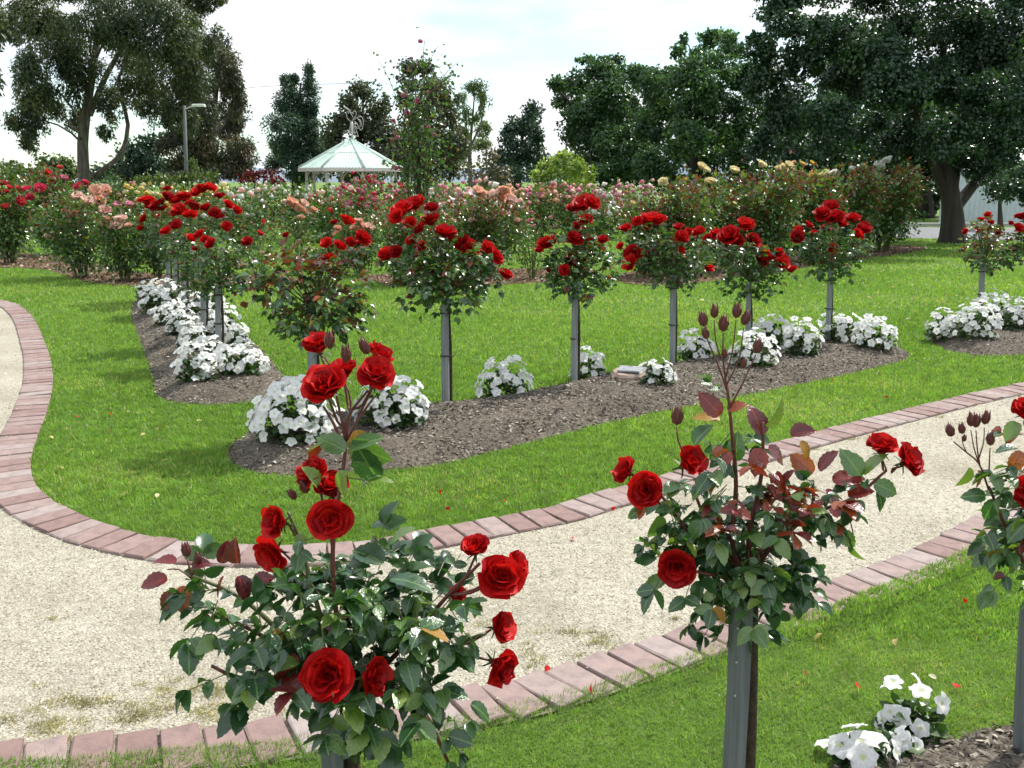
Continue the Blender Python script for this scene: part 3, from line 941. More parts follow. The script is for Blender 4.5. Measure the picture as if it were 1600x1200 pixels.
def calyx_mesh():
    b = MB()
    V_, F_ = tube_vf([(0, 0, -.62), (0, 0, -.5), (0, 0, -.36), (0, 0, -.28)], [.05, .13, .15, .10], 7)
    b.add(V_, F_)
    for i in range(5):
        a = i * 1.2566; c, s = math.cos(a), math.sin(a)
        P = [(.1, -.07, -.42), (.1, .07, -.42), (.42, .05, -.52), (.60, 0, -.66), (.42, -.05, -.52)]
        b.add([(x * c - y * s, x * s + y * c, z) for x, y, z in P], [(0, 1, 2, 4), (4, 2, 3)])
    return b.mesh('flower', M['sepal'], True)
CALYX = calyx_mesh()

def bud_mesh():
    b = MB()
    V_, F_ = tube_vf([(0, 0, 0), (0, 0, .12), (0, 0, .3), (0, 0, .6), (0, 0, .88), (0, 0, 1.05)], [.06, .2, .29, .27, .12, .02], 8)
    b.add(V_, F_, 0)
    for i in range(5):
        a = i * 1.2566; c, s = math.cos(a), math.sin(a)
        P = [(.19, -.13, .1), (.19, .13, .1), (.31, .11, .45), (.24, 0, 1.15), (.31, -.11, .45)]
        b.add([(x * c - y * s, x * s + y * c, z) for x, y, z in P], [(0, 1, 2, 4), (4, 2, 3)], 1)
    return b.mesh('bud', [M['bud'], M['cane_red']], True)
BUD = bud_mesh()

ROSE_MESH = {}
def rose_mesh(col, i, nu=3, nv=4):
    k = (col, i)
    if k not in ROSE_MESH:
        V_, F_ = rose_vf(400 + i, nu, nv, RINGS_MID if nv > 3 else RINGS_MID[1:4])
        ROSE_MESH[k] = np_mesh('flower', V_, F_, M[col], smooth=True)
    return ROSE_MESH[k]

LEAF_OBJ = {}
def leaf_mesh(kind, i):
    k = (kind, i)
    if k not in LEAF_OBJ:
        V_, F_ = LEAF_BIG[i]
        LEAF_OBJ[k] = np_mesh('leaf', V_, F_, M[kind], smooth=True)
    return LEAF_OBJ[k]

def orient(o, axis_z, spin=0.0, scale=1.0, pos=(0, 0, 0)):
    """Point local +Z along axis_z."""
    z = nrm(axis_z)
    ref = np.array([1.0, 0, 0]) if abs(z[0]) < .8 else np.array([0, 1.0, 0])
    x = nrm(np.cross(ref, z)); y = np.cross(z, x)
    c, s = math.cos(spin), math.sin(spin)
    R = np.stack([x * c + y * s, -x * s + y * c, z], -1)
    o.matrix_local = mat4(R, pos, scale)

def compound_leaves(g, base, out, n_leaflet=5, size=0.05, gap=0.9):
    """Leaflets of pinnate rose leaves: base (n,3) and outward directions (n,3)."""
    P, A, N_, S = [], [], [], []
    out = nrm(out); n = len(base)
    side = nrm(np.cross(out, np.tile([0, 0, 1.0], (n, 1))) + 1e-6)
    up = np.cross(side, out)
    sz = size * g.uniform(.75, 1.25, n)
    end = base + out * (sz * 1.9 * gap)[:, None] - np.array([0, 0, 1.0]) * (sz * .35)[:, None]
    P.append(end); A.append(out - [0, 0, .25]); N_.append(up); S.append(sz * 1.08)
    for f, k in ((.95, .95), (.45, .78))[: (n_leaflet - 1) // 2]:
        for sgn in (-1, 1):
            P.append(base + (end - base) * f); A.append(out * .55 + side * sgn - np.array([0, 0, .22])); N_.append(up + side * sgn * .25); S.append(sz * k)
    P, A, N_, S = np.concatenate(P), nrm(np.concatenate(A)), nrm(np.concatenate(N_)), np.concatenate(S)
    A = nrm(A + g.normal(0, .22, A.shape)); N_ = nrm(N_ + g.normal(0, .35, N_.shape))
    return P, A, N_, S, base, end

def stake_mesh(w, d, h, g, round_top=True):
    b = MB()
    j = lambda: g.normal() * .0015
    lv = [0, h * .33, h * .66, h - .008, h]
    V, F = [], []
    for i, z in enumerate(lv):
        q = .80 if i == 4 else 1.0
        V += [(-w/2*q + j(), -d/2*q + j(), z), (w/2*q + j(), -d/2*q + j(), z), (w/2*q + j(), d/2*q + j(), z), (-w/2*q + j(), d/2*q + j(), z)]
    for i in range(4):
        for k in range(4):
            F.append((i*4 + k, i*4 + (k+1) % 4, (i+1)*4 + (k+1) % 4, (i+1)*4 + k))
    F.append((16, 17, 18, 19))
    b.add(V, F)
    return b.mesh('stake', M['stake' if w < .05 else 'stake_sunlit'])

def standard_rose(label, base, flowers, crown, stake_top_px, seed, n_leaf=620, redness=0.12, lean=0.0, leaf=0.05, leaf_objects=0, group='red standard roses on stakes', extra=()):
    """A red standard rose tied to a grey stake. flowers: (px, py, radius px); crown: list of (px, py, rx, ry)."""
    g = rng_of(seed)
    Y = base[1]
    z0 = ground_z(base[0], base[1])
    root = thing('standard_rose', label, 'rose bush', (base[0], base[1], z0), group)
    O = np.array([base[0], base[1], z0])
    s = ppm(Y)
    top = at(stake_top_px[0], stake_top_px[1], Y)
    hs = max(.35, top[2] - z0 + .06)
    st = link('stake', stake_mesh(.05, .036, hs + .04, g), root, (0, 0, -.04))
    dx = (top[0] - base[0]) / max(.2, hs)
    st.rotation_euler = (g.normal() * .01, math.atan(dx), g.uniform(-.25, .25))
    graft = np.array([top[0] + .02, Y + .025, z0 + hs + .0])
    # stem beside the stake
    P = np.array([(base[0] + .034, Y + .024, z0 - .03), (base[0] + .036 + dx * hs * .5, Y + .026, z0 + hs * .5), graft]) - O
    link('stem', py_mesh('stem', *tube_vf(catmull(P, .12), np.linspace(.012, .010, len(catmull(P, .12))), 7), M['stem_bark'], True), root)
    # ties
    for f in (.45, .85):
        t = MB(); zz = hs * f
        t.box((-.034 + dx * zz, -.024, zz), (.048 + dx * zz, .042, zz + .010))
        link('tie', t.mesh('tie', M['stem_bark']), root)
    # flowers
    fl = []
    for x, y, r in flowers:
        Yf = Y + g.normal(0, .10)
        p = at(x, y, Yf)
        fl.append((p, max(.032, r / s * 1.26)))
    cs = [(at(x, y, Y), rx / s, ry / s) for x, y, rx, ry in crown]
    cc = np.mean([c[0] for c in cs], axis=0)
    # canes
    mb = MB(); ends = []
    for p, r in fl:
        a = graft; mid = a + (p - a) * .5 + np.array([0, 0, .03]) + g.normal(0, .03, 3)
        Pn = catmull(np.array([a, mid, p - np.array([0, 0, r * .3])]), .09) - O
        mb.tube(Pn, np.linspace(.0065, .0028, len(Pn)), 4, 0, False)
        ends.append((a, p))
    for c, rx, ry in cs:
        for _ in range(5):
            d = nrm(g.normal(size=3)); p = c + d * np.array([rx, rx * .9, ry]) * .85
            Pn = bez(graft, p, .03, 5) - O
            mb.tube(Pn, np.linspace(.0065, .002, 5), 4, 0, False)
            ends.append((graft, p))
    o = link('canes', mb.mesh('canes', M['cane_green'], True), root); o['kind'] = 'stuff'
    for p, r in fl:
        d = nrm(nrm(p - cc) * .5 + np.array([g.normal() * .35, -.5 + g.normal() * .3, .6]))
        f = link('flower', rose_mesh('red_petal', int(g.integers(6)), 4, 5), root)
        orient(f, d, g.random() * 6.28, r * g.uniform(.9, 1.05), p - O)
    # leaves
    B, D = [], []
    w = np.array([rx * ry for _, rx, ry in cs]); w = w / w.sum()
    nc = int(n_leaf * 1.95) // 5
    for (c, rx, ry), ww in zip(cs, w):
        k = max(4, int(nc * ww))
        d = nrm(g.normal(size=(k, 3))); rad = g.uniform(.15, 1.0, k) ** .55
        q = c + d * rad[:, None] * np.array([rx, rx * .9, ry])
        B.append(q); D.append(nrm(q - c) * np.array([1, 1, .55]) + np.array([0, 0, -.05]) + g.normal(0, .45, (k, 3)))
    for a, p in ends[:len(fl)]:
        k = 3
        t = g.uniform(.5, .92, k)[:, None]
        q = a + (p - a) * t
        B.append(q); D.append(nrm(g.normal(size=(k, 3)) * [1, 1, .4]))
    B, D = np.concatenate(B), np.concatenate(D)
    Pp, A, N_, S, b0, e0 = compound_leaves(g, B, D, 5, leaf)
    N_ = np.where((N_[:, 2] < 0)[:, None], -N_, N_)
    R = frames(A, N_)
    h = np.clip((Pp[:, 2] - (cc[2] - cs[0][2])) / (2 * cs[0][2] + 1e-6), 0, 1)
    tint = np.clip(g.normal(.4, .2, len(Pp)), 0, .8)
    red = g.random(len(Pp)) < redness * (.3 + 1.6 * h)
    tint[red] = g.uniform(.8, 1.0, red.sum())
    order = np.argsort(Pp[:, 1])
    lo = order[:leaf_objects]; hi = order[leaf_objects:]
    for i in lo:
        kind = 'leaf_red' if tint[i] > .86 else ('leaf_yellow' if g.random() < .02 else 'leaf_green')
        lf = link('leaf', leaf_mesh(kind, int(g.integers(4))), root)
        lf.matrix_local = mat4(R[i], Pp[i] - O, S[i])
    V, F = scatter(*LEAF_MID, (Pp - O)[hi], R[hi], S[hi])
    o = link('foliage', np_mesh('foliage', V, F, M['rose_foliage'], tint=np.repeat(tint[hi], len(LEAF_MID[0])), smooth=True), root); o['kind'] = 'stuff'
    return root

def z7(L): return [(820 + x / 2.667, 250 + y / 2.667, r / 2.667) for x, y, r in L]
def z6(L): return [(380 + x / 3.077, 250 + y / 3.077, r / 3.077) for x, y, r in L]
def z8(L): return [(1200 + x / 2.857, 280 + y / 2.857, r / 2.857) for x, y, r in L]
def zl(L): return [(180 + x / 3.157, 260 + y / 3.157, r / 3.157) for x, y, r in L]

G = lambda x, y: gp(x, y)[:2]
standard_rose('red standard rose with bronze young leaves, nearest the rounded end of the long bed', G(489, 684),
    z6([(500,290,45),(435,300,25),(575,375,50),(400,400,35),(465,412,38),(515,395,30),(412,478,42),(205,360,22),(560,400,30)]),
    [(480,455,72,60),(500,490,65,38),(440,430,40,45),(530,440,40,50)], (487, 505), 101, 760, .34, leaf=.055, leaf_objects=150)
standard_rose('fullest red standard rose in the long bed, its crown wider to the right', G(697, 645),
    z6([(760,240,60),(830,210,48),(905,230,38),(740,270,42),(900,290,55),(850,330,38),(970,350,52),(810,390,32),(855,415,35),(690,455,52),(735,440,34),(1070,420,58),(1060,385,32),(1110,430,38),(1175,420,38),(1220,465,42),(1262,550,40),(905,530,18),(970,512,30),(1205,500,28),(790,225,45),(1000,375,35),(800,300,35)]),
    [(700,420,66,52),(690,450,55,36),(740,410,45,30),(650,420,35,30)], (695, 478), 102, 700, .10, leaf=.052, leaf_objects=150)
standard_rose('tall narrow red standard rose in the middle of the long bed, left of the plaque', G(897, 607),
    z7([(245,185,55),(200,200,30),(280,180,38),(255,250,36),(215,275,27),(265,272,27),(85,350,42),(120,335,28),(60,375,22),(205,330,42),(250,325,32),(325,332,27),(215,410,46),(195,420,32),(110,458,20),(165,458,27)]),
    [(917,420,48,42),(890,430,40,30),(900,375,28,35)], (899, 455), 103, 600, .08, leaf_objects=90)
standard_rose('red standard rose just right of the plaque in the long bed', G(1050, 576),
    z7([(420,285,28),(520,250,50),(470,255,28),(560,250,32),(515,272,26),(640,280,24),(655,320,36),(690,305,30),(725,300,30),(400,358,20),(450,390,44),(440,430,38),(500,460,26),(530,403,30),(650,383,32),(615,365,20),(765,450,28),(490,425,24)]),
    [(1052,400,48,36),(1060,425,38,25),(1030,385,35,30)], (1052, 440), 104, 560, .08)
standard_rose('red standard rose with blooms spilling right, second from the far end of the long bed', G(1168, 560),
    z7([(920,270,36),(850,315,55),(800,310,34),(880,335,34),(950,335,40),(760,330,27),(995,375,27),(990,420,34),(1020,405,30),(1060,385,24),(1070,430,36),(1110,455,27),(1085,415,25),(720,310,18)]),
    [(1175,418,42,36),(1172,440,38,24),(1150,395,30,25)], (1170, 452), 105, 540, .06)
standard_rose('red standard rose with a domed crown at the far end of the long bed', G(1292, 546),
    z7([(1270,200,46),(1240,225,42),(1290,240,46),(1370,245,36),(1410,290,40),(1390,310,28),(1320,265,30),(1135,320,32),(1140,295,24),(1185,272,24),(1205,305,20),(1252,287,25),(1282,370,26),(1420,275,27)]),
    [(1305,390,47,32),(1300,405,40,26),(1270,380,30,20)], (1298, 432), 106, 560, .06)
standard_rose('small red standard rose with bronze leaves in the bed beyond the far lawn corner', G(1530, 512),
    z8([(950,180,20),(980,158,20),(995,192,16),(880,232,16),(868,315,18),(945,235,16),(1025,240,13)]),
    [(1547,385,36,26),(1550,400,30,20),(1540,365,20,20)], (1535, 420), 107, 480, .35)
standard_rose('red standard rose cut off by the right edge, behind the gravel path', G(1632, 512),
    z8([(1130,165,30),(1120,215,25),(1085,195,14),(1140,230,22),(1170,180,30),(1190,220,25)]),
    [(1630,390,40,30),(1622,370,30,22)], (1634, 425), 108, 420, .2)
# the left bed, from near to far
standard_rose('nearest standard rose in the left bed with deep green drooping crown', G(342, 571),
    zl([(415,335,34),(375,355,30),(470,380,34),(400,400,22),(650,372,30),(440,360,25)]),
    [(337,420,42,32),(330,440,36,20),(350,395,40,20)], (341, 455), 111, 560, .10, group='red standard roses in the left bed')
standard_rose('second nearest standard rose in the left bed, its stem just left of the nearest one', G(318, 541),
    zl([(250,320,36),(300,290,32),(310,220,42),(370,240,40),(340,225,30),(550,295,30)]),
    [(300,395,40,28),(312,412,30,22)], (318, 440), 112, 480, .10, group='red standard roses in the left bed')
standard_rose('third standard rose from the front in the left bed, with massed red blooms', G(289, 490),
    zl([(390,200,42),(430,110,46),(470,105,34),(515,145,30),(445,205,32),(490,230,32),(560,190,32),(600,215,30),(515,250,26),(400,130,30)]),
    [(300,370,42,26),(285,385,30,22)], (288, 412), 113, 460, .15, group='red standard roses in the left bed')
standard_rose('second farthest standard rose in the left bed, its stem beside the last one', G(275, 474),
    zl([(210,195,50),(260,150,42),(255,110,22),(340,150,46),(300,170,38),(370,180,30)]),
    [(265,360,34,24),(272,375,26,20)], (274, 400), 114, 420, .10, group='red standard roses in the left bed')
standard_rose('farthest standard rose in the left bed, leftmost of the five', G(264, 469),
    zl([(140,260,30),(130,300,24),(200,250,27),(155,170,42),(180,200,38),(230,205,30)]),
    [(245,360,30,24),(258,378,24,18)], (263, 398), 115, 420, .10, group='red standard roses in the left bed')

# ---------------------------------------------------------------- foreground roses
def big_rose(label, base, stake_top, stake_low, flowers, canes, blobs, reds, seed, buds=(), sprigs=(), n_comp=110, limit=300, leaf=.05, stake_w=.046, shoots=(), shrink=.74):
    """flowers: (px, py, r px, dY, (axis)); canes: lists of (px, py, dY); blobs: leaf volumes; reds: areas of young red leaves;
    sprigs: single leaves (px, py, dY, size px, tip angle deg, kind)."""
    g = rng_of(seed)
    Y = base[1]; z0 = ground_z(base[0], base[1])
    O = np.array([base[0], base[1], z0])
    root = thing('standard_rose', label, 'rose bush', O, 'large red roses in the foreground')
    s = ppm(Y, .9)
    top = at(stake_top[0], stake_top[1], Y)
    hs = top[2] - z0 + .03
    low = at(stake_low, 1200, Y)                       # where the stake leaves the frame
    bx = low[0] + (low[0] - top[0]) * (low[2] - z0) / (top[2] - low[2])
    base = (bx, Y); O[0] = bx; root.location.x = bx
    st = link('stake', stake_mesh(stake_w, .042, hs + .05, g), root, (0, 0, -.05))
    dx = (top[0] - base[0]) / hs
    st.rotation_euler = (0, math.atan(dx), .12)
    for zf in (.62, .76, .9):
        nb_ = MB(); nb_.tube([(-.012 + dx * hs * zf, -.0225, hs * zf), (-.012 + dx * hs * zf, -.0245, hs * zf)], [.0035, .003], 8)
        link('nail', nb_.mesh('nail', M['nail'], True), root)
    graft = np.array([top[0] + .03, Y + .03, z0 + hs])
    P = np.array([(base[0] + .05, Y + .035, z0 - .03), (base[0] + .045 + dx * hs * .5, Y + .04, z0 + hs * .5), graft, graft + [.0, 0, .06]]) - O
    Pc = catmull(P, .08)
    link('stem', py_mesh('stem', *tube_vf(Pc, np.linspace(.017, .02, len(Pc)), 9), M['stem_bark'], True), root)
    lines = []
    for c in canes:
        Q = np.array([graft + [0, 0, .03]] + [at(x, y, Y + d) for x, y, d in c])
        Q = catmull(Q, .035)
        lines.append(Q)
        link('cane', py_mesh('cane', *tube_vf(Q - O, np.linspace(.0075, .0034, len(Q)), 6), M['cane_red'] if g.random() < .6 else M['cane_green'], True), root)
    for c, r0 in shoots:
        Q = catmull(np.array([at(x, y, Y + d) for x, y, d in c]), .02)
        lines.append(Q)
        link('shoot', py_mesh('shoot', *tube_vf(Q - O, np.linspace(r0, r0 * .6, len(Q)), 5), M['cane_red'], True), root)
    for x, y, r, d, ax in flowers:
        p = at(x, y, Y + d)
        rr = r / ppm(Y + d, p[2])
        f = link('flower', CALYX, root)
        axis = nrm(np.array(ax, float))
        sq = g.uniform(.86, 1.08)
        orient(f, axis, g.random() * 6.28, (rr * 1.04, rr * 1.04 * sq, rr * g.uniform(.85, 1.3)), p - O)
        opn = g.uniform(-.5, .16)                      # how far this bloom has opened
        for k, (n, L_, a_, w_, zo_) in enumerate(RINGS):
            off = g.random() * 6.28
            for i in range(n):
                if k == 0 and g.random() < .18: continue
                pt = link('petal', PETALS[k][int(g.integers(2))], f)
                pt.rotation_euler = (g.normal() * .12, g.normal() * .16 + opn * (1 - k / 6), off + 6.2832 * i / n + g.normal() * .14)
                q = 1 + g.normal() * .06
                pt.scale = (q, q * (1 + g.normal() * .08), q)
        # flower stalk
        a = p - axis * rr * .6
        nearest = min(lines, key=lambda Q: np.min(np.linalg.norm(Q - a, axis=1))) if lines else None
        if nearest is not None:
            j = np.argmin(np.linalg.norm(nearest - a, axis=1)); j = max(0, j - 3)
            if np.linalg.norm(nearest[j] - a) > .01:
                Q = catmull(np.array([nearest[j], (nearest[j] + a) / 2 - axis * .01 + [0, 0, -.01], a]), .03)
                link('stalk', py_mesh('stalk', *tube_vf(Q - O, .0028, 5), M['cane_red'], True), root)
    for x, y, L, d, ax in buds:
        p = at(x, y, Y + d); sc = L / ppm(Y + d, p[2])
        b = link('bud', BUD, root); orient(b, ax, g.random() * 6, sc, p - O)
    # leaves: pinnate leaves within the volumes and along the canes
    B, D = [], []
    w = np.array([b[2] * b[3] for b in blobs], float); w /= w.sum()
    for (x, y, rx, ry, dY), ww in zip(blobs, w):
        k = max(3, int(n_comp * ww)); c = at(x, y, Y + dY); RX, RY = rx / s * shrink, ry / s * shrink
        d = nrm(g.normal(size=(k, 3))); rad = g.uniform(.1, 1, k) ** .5
        q = c + d * rad[:, None] * np.array([RX, min(RX, .16), RY]) * .86
        B.append(q); D.append(nrm(q - c) * [1, 1, .6] + g.normal(0, .4, (k, 3)) - [0, 0, .1])
    for Q in lines[:len(canes)]:
        k = max(2, int(len(Q) * .28))
        i = g.integers(int(len(Q) * .3), len(Q) - 1, k)
        B.append(Q[i]); D.append(nrm(g.normal(size=(k, 3)) * [1, 1, .35]))
    B, D = np.concatenate(B), np.concatenate(D)
    Pp, A, N_, S, b0, e0 = compound_leaves(g, B, D, 5, leaf)
    N_ = np.where((N_[:, 2] < 0)[:, None], -N_, N_)
    pm = MB()
    for a, e in zip(b0, e0):
        pm.tube(np.array([a, e]) - O, [.0014, .001], 3, 0, False)
    o = link('leaf_stalks', pm.mesh('leaf_stalks', M['cane_green']), root); o['kind'] = 'stuff'
    R = frames(A, N_)
    redc = [(at(x, y, Y), r / s) for x, y, r in reds]
    kinds = []
    for p in Pp:
        near = any(np.hypot(p[0] - c[0], p[2] - c[2]) < r for c, r in redc)
        kinds.append('leaf_red' if (near and g.random() < .9) or g.random() < .015 else ('leaf_yellow' if g.random() < .018 else 'leaf_green'))
    # no leaf in front of a bloom
    ctr = Pp + A * (S * .5)[:, None]
    clear = np.ones(len(Pp), bool)
    for x, y, r, d, ax in flowers:
        fp = at(x, y, Y + d); rr = r / ppm(Y + d, fp[2])
        t = (Y + d) / ctr[:, 1]
        q = np.array([0, 0, EYE]) + (ctr - [0, 0, EYE]) * t[:, None]
        clear &= ~((ctr[:, 1] < Y + d + .05) & (np.hypot(q[:, 0] - fp[0], q[:, 2] - fp[2]) < rr * 1.12))
    order = np.argsort(np.linalg.norm(Pp - np.array([0, 0, EYE]), axis=1))
    order = order[clear[order]]
    keep = order[: max(0, limit - len(sprigs))]; rest = order[max(0, limit - len(sprigs)):]
    for i in keep:
        lf = link('leaf', leaf_mesh(kinds[i], int(g.integers(4))), root)
        lf.matrix_local = mat4(R[i], Pp[i] - O, S[i] * np.array([g.uniform(.9, 1.15), 1, 1]))
    for x, y, d, L, ang, kind in sprigs:
        p = at(x, y, Y + d); sc = L / ppm(Y + d, p[2])
        a = math.radians(ang)
        axis = np.array([math.cos(a), g.normal() * .25 - .15, math.sin(a)])
        nn = nrm(np.array([g.normal() * .6, -.55 + g.normal() * .3, .65]))
        lf = link('leaf', leaf_mesh(kind, int(g.integers(4))), root)
        lf.matrix_local = mat4(frames(axis[None], nn[None])[0], p - O, sc)
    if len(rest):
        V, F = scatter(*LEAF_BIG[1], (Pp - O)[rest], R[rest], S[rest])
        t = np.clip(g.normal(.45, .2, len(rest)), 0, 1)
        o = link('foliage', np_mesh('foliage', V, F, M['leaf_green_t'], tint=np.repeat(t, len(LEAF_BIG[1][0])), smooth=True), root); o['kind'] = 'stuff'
    return root

M['nail'] = plain_mat('nail_steel', (0.42, 0.45, 0.38), 0.5, 0.5, 50, .1)
UPC = (0.0, -.55, .83)
big_rose('largest foreground red rose with a tall flower cluster above a dense crown', (-.335, 1.80), (520, 1150), 519,
    [(497,540,29,.05,(-.15,-.35,.93)), (508,604,42,-.03,(-.1,-.5,.86)), (588,582,39,-.02,(.25,-.5,.83)), (594,553,28,.05,(.55,-.1,.8)), (537,580,27,.05,(.0,-.2,.9)),
     (487,737,30,.03,(-.35,-.45,.8)), (520,762,32,.05,(.1,-.4,.9)), (432,815,36,-.02,(-.65,-.65,.35)), (425,866,32,.0,(-.4,-.75,-.1)), (516,812,40,-.05,(.05,-.95,.2)),
     (742,856,28,.02,(-.05,-.4,.9)), (782,902,43,-.03,(.3,-.75,.5)), (806,885,28,.04,(.75,-.2,.5)), (783,980,31,.0,(.8,-.35,.35)), (782,1040,34,-.03,(.75,-.6,-.1)), (716,926,16,.03,(.2,-.5,.6)),
     (510,1056,47,-.16,(-.05,-.92,.4)), (583,1058,36,-.13,(.85,-.45,.2))],
    [[(530,1000,-.03),(520,860,-.03),(540,700,0),(536,660,0)], [(500,960,0),(470,850,.02),(450,800,.02)], [(640,1000,0),(700,930,0),(750,880,0)], [(660,1040,.02),(730,1000,.0),(760,990,0)],
     [(430,980,0),(370,930,0),(300,900,0)], [(450,1040,-.05),(380,1060,-.05),(330,1040,-.05)], [(480,1060,-.1),(500,1050,-.12)], [(600,1080,-.08),(660,1110,-.08),(700,1190,-.08)], [(560,1000,.1),(620,920,.1)], [(420,1000,.1),(340,960,.1)]],
    [(520,955,140,80,0), (425,970,95,65,0), (620,955,120,75,0), (520,1030,105,60,-.05), (635,1035,75,45,-.05), (335,945,55,45,0), (700,920,50,45,0), (665,1125,40,55,-.06), (590,890,80,45,.05), (480,890,70,40,.03), (400,1020,40,34,-.05), (540,1085,50,30,-.06), (590,1080,40,30,-.06)],
    [(262,905,55), (372,895,42), (300,990,26), (400,1000,22), (480,1010,28), (270,940,40)], 201,
    buds=[(480,770,25,.02,(-.3,-.2,.9)), (514,544,27,-.05,(.1,0,1)), (575,553,27,-.04,(-.35,-.1,.95)), (541,566,27,-.08,(.05,-.1,1)), (293,870,24,0,(-.1,0,1)), (308,880,18,0,(.1,0,1)), (462,780,20,.02,(-.4,-.2,.8))],
    sprigs=[(540,705,-.02,52,150,'leaf_green'), (545,702,-.02,60,25,'leaf_green'), (548,690,.0,70,-30,'leaf_green'), (556,672,.02,62,-75,'leaf_yellow'), (560,700,-.01,72,-65,'leaf_green'), (538,735,-.03,45,-110,'leaf_green'),
            (495,760,0,42,110,'leaf_green'), (275,880,0,42,170,'leaf_red'), (262,905,0,44,185,'leaf_red'), (285,915,0,44,-85,'leaf_red'), (272,925,0,38,-130,'leaf_red'), (300,885,0,30,20,'leaf_red'),
            (345,880,0,38,70,'leaf_red'), (372,880,0,44,95,'leaf_red'), (372,900,0,42,-60,'leaf_red'), (395,905,0,34,5,'leaf_red'), (350,900,0,36,-110,'leaf_red'),
            (600,880,0,60,160,'leaf_green'), (610,905,-.02,70,10,'leaf_green'), (610,850,0,50,60,'leaf_green'), (700,1190,-.08,44,-80,'leaf_green'), (700,1150,-.08,42,-10,'leaf_green'), (735,1100,-.05,44,-30,'leaf_green')],
    n_comp=195, leaf=.045,
    shoots=[([(538,700,0),(520,660,0),(505,635,0)], .004), ([(538,700,0),(545,650,0),(575,610,0)], .004), ([(540,690,0),(560,655,0),(585,620,0)], .0035), ([(540,690,0),(530,640,0),(515,570,.04),(500,555,.04)], .0032), ([(540,690,.02),(548,630,.03),(540,600,.04)], .003), ([(560,650,.02),(585,600,.04),(592,575,.04)], .003),
            ([(320,925,0),(300,900,0),(293,874,0)], .0035), ([(300,900,0),(306,885,0)], .0022), ([(300,905,0),(280,890,0),(262,890,0)], .002)])
big_rose('foreground red rose with tall spray of buds and red young leaves on its stake', (.505, 2.16), (1158, 955), 1147,
    [(977,735,27,.03,(-.7,-.25,.55)), (1010,766,33,-.02,(-.3,-.85,.25)), (1077,723,31,.0,(.5,-.6,.55)), (1057,888,37,-.06,(-.15,-.97,.05)), (1378,698,27,.0,(-.15,-.35,.93)), (1420,719,33,.0,(.55,-.55,.6))],
    [[(1145,860,0),(1150,760,0),(1145,690,0),(1136,600,0)], [(1110,880,0),(1060,810,0),(1030,770,0)], [(1120,850,0),(1085,770,0)], [(1180,870,0),(1250,810,0),(1330,780,0),(1385,735,0)], [(1170,840,0),(1190,740,0),(1192,660,0)], [(1200,860,0),(1265,800,0),(1270,750,0)],
     [(1120,900,-.05),(1075,890,-.06)], [(1190,900,0),(1230,900,0),(1255,950,0)], [(1130,820,.08),(1090,760,.08)]],
    [(1155,850,95,80,0), (1100,800,65,60,0), (1210,790,80,55,0), (1150,920,80,50,-.03), (1090,870,50,60,0), (1220,880,60,60,0), (1150,750,80,50,0), (1255,770,50,35,0), (1055,850,35,45,0), (1170,700,50,40,0), (1240,930,25,35,0), (1130,960,40,30,0)],
    [(1200,690,48), (1215,745,45), (1275,735,50), (1130,660,45), (1160,770,28), (1110,800,22), (1225,810,20)], 202,
    buds=[(1100,510,24,0,(-.2,0,1)), (1116,497,22,0,(-.05,0,1)), (1130,518,26,0,(0,0,1)), (1150,497,24,0,(.1,0,1)), (1162,508,24,0,(.2,0,1)), (1181,552,24,0,(.2,0,1)), (1104,530,20,.02,(-.2,0,1)), (1057,664,30,0,(.05,0,1)), (1160,575,16,0,(.2,0,1)), (1132,560,16,0,(0,0,1))],
    sprigs=[(1124,650,0,46,125,'leaf_red'), (1136,640,0,30,35,'leaf_red'), (1125,655,0,40,160,'leaf_yellow'), (1195,665,0,55,45,'leaf_green'), (1190,680,0,50,100,'leaf_red'), (1200,700,0,45,-30,'leaf_red'), (1185,700,0,46,-100,'leaf_red'), (1235,680,0,40,20,'leaf_red'), (1250,690,0,34,-50,'leaf_yellow'),
            (1280,735,0,44,60,'leaf_red'), (1300,750,0,46,20,'leaf_red'), (1270,740,0,46,140,'leaf_red'), (1290,765,0,40,-40,'leaf_red'), (1325,775,0,40,25,'leaf_red'), (1345,745,0,50,120,'leaf_green'), (1350,740,0,46,75,'leaf_green'), (1365,755,0,44,-20,'leaf_green'), (1370,765,0,42,-60,'leaf_green'),
            (1310,830,0,36,-40,'leaf_green'), (1325,840,0,32,-70,'leaf_green'), (1330,850,0,38,-60,'leaf_green'), (1150,720,0,44,95,'leaf_green'), (1085,695,0,44,70,'leaf_green'), (1030,805,0,46,-100,'leaf_green'), (1025,840,0,40,-80,'leaf_green'), (1040,905,0,36,200,'leaf_green')],
    n_comp=175, leaf=.043,
    shoots=[([(1136,610,0),(1122,570,0),(1105,530,0),(1100,512,0)], .0026), ([(1136,610,0),(1130,560,0),(1130,520,0)], .0026), ([(1134,590,0),(1145,545,0),(1150,500,0)], .0022), ([(1136,600,0),(1155,560,0),(1162,512,0)], .0022), ([(1138,640,0),(1160,600,0),(1181,554,0)], .0026), ([(1126,560,0),(1118,530,0),(1116,500,0)], .002),
            ([(1070,710,0),(1060,690,0),(1057,668,0)], .0026), ([(1320,785,0),(1330,820,0),(1335,845,0)], .002), ([(1385,735,0),(1380,720,0)], .0025), ([(1395,732,0),(1412,728,0)], .003)])
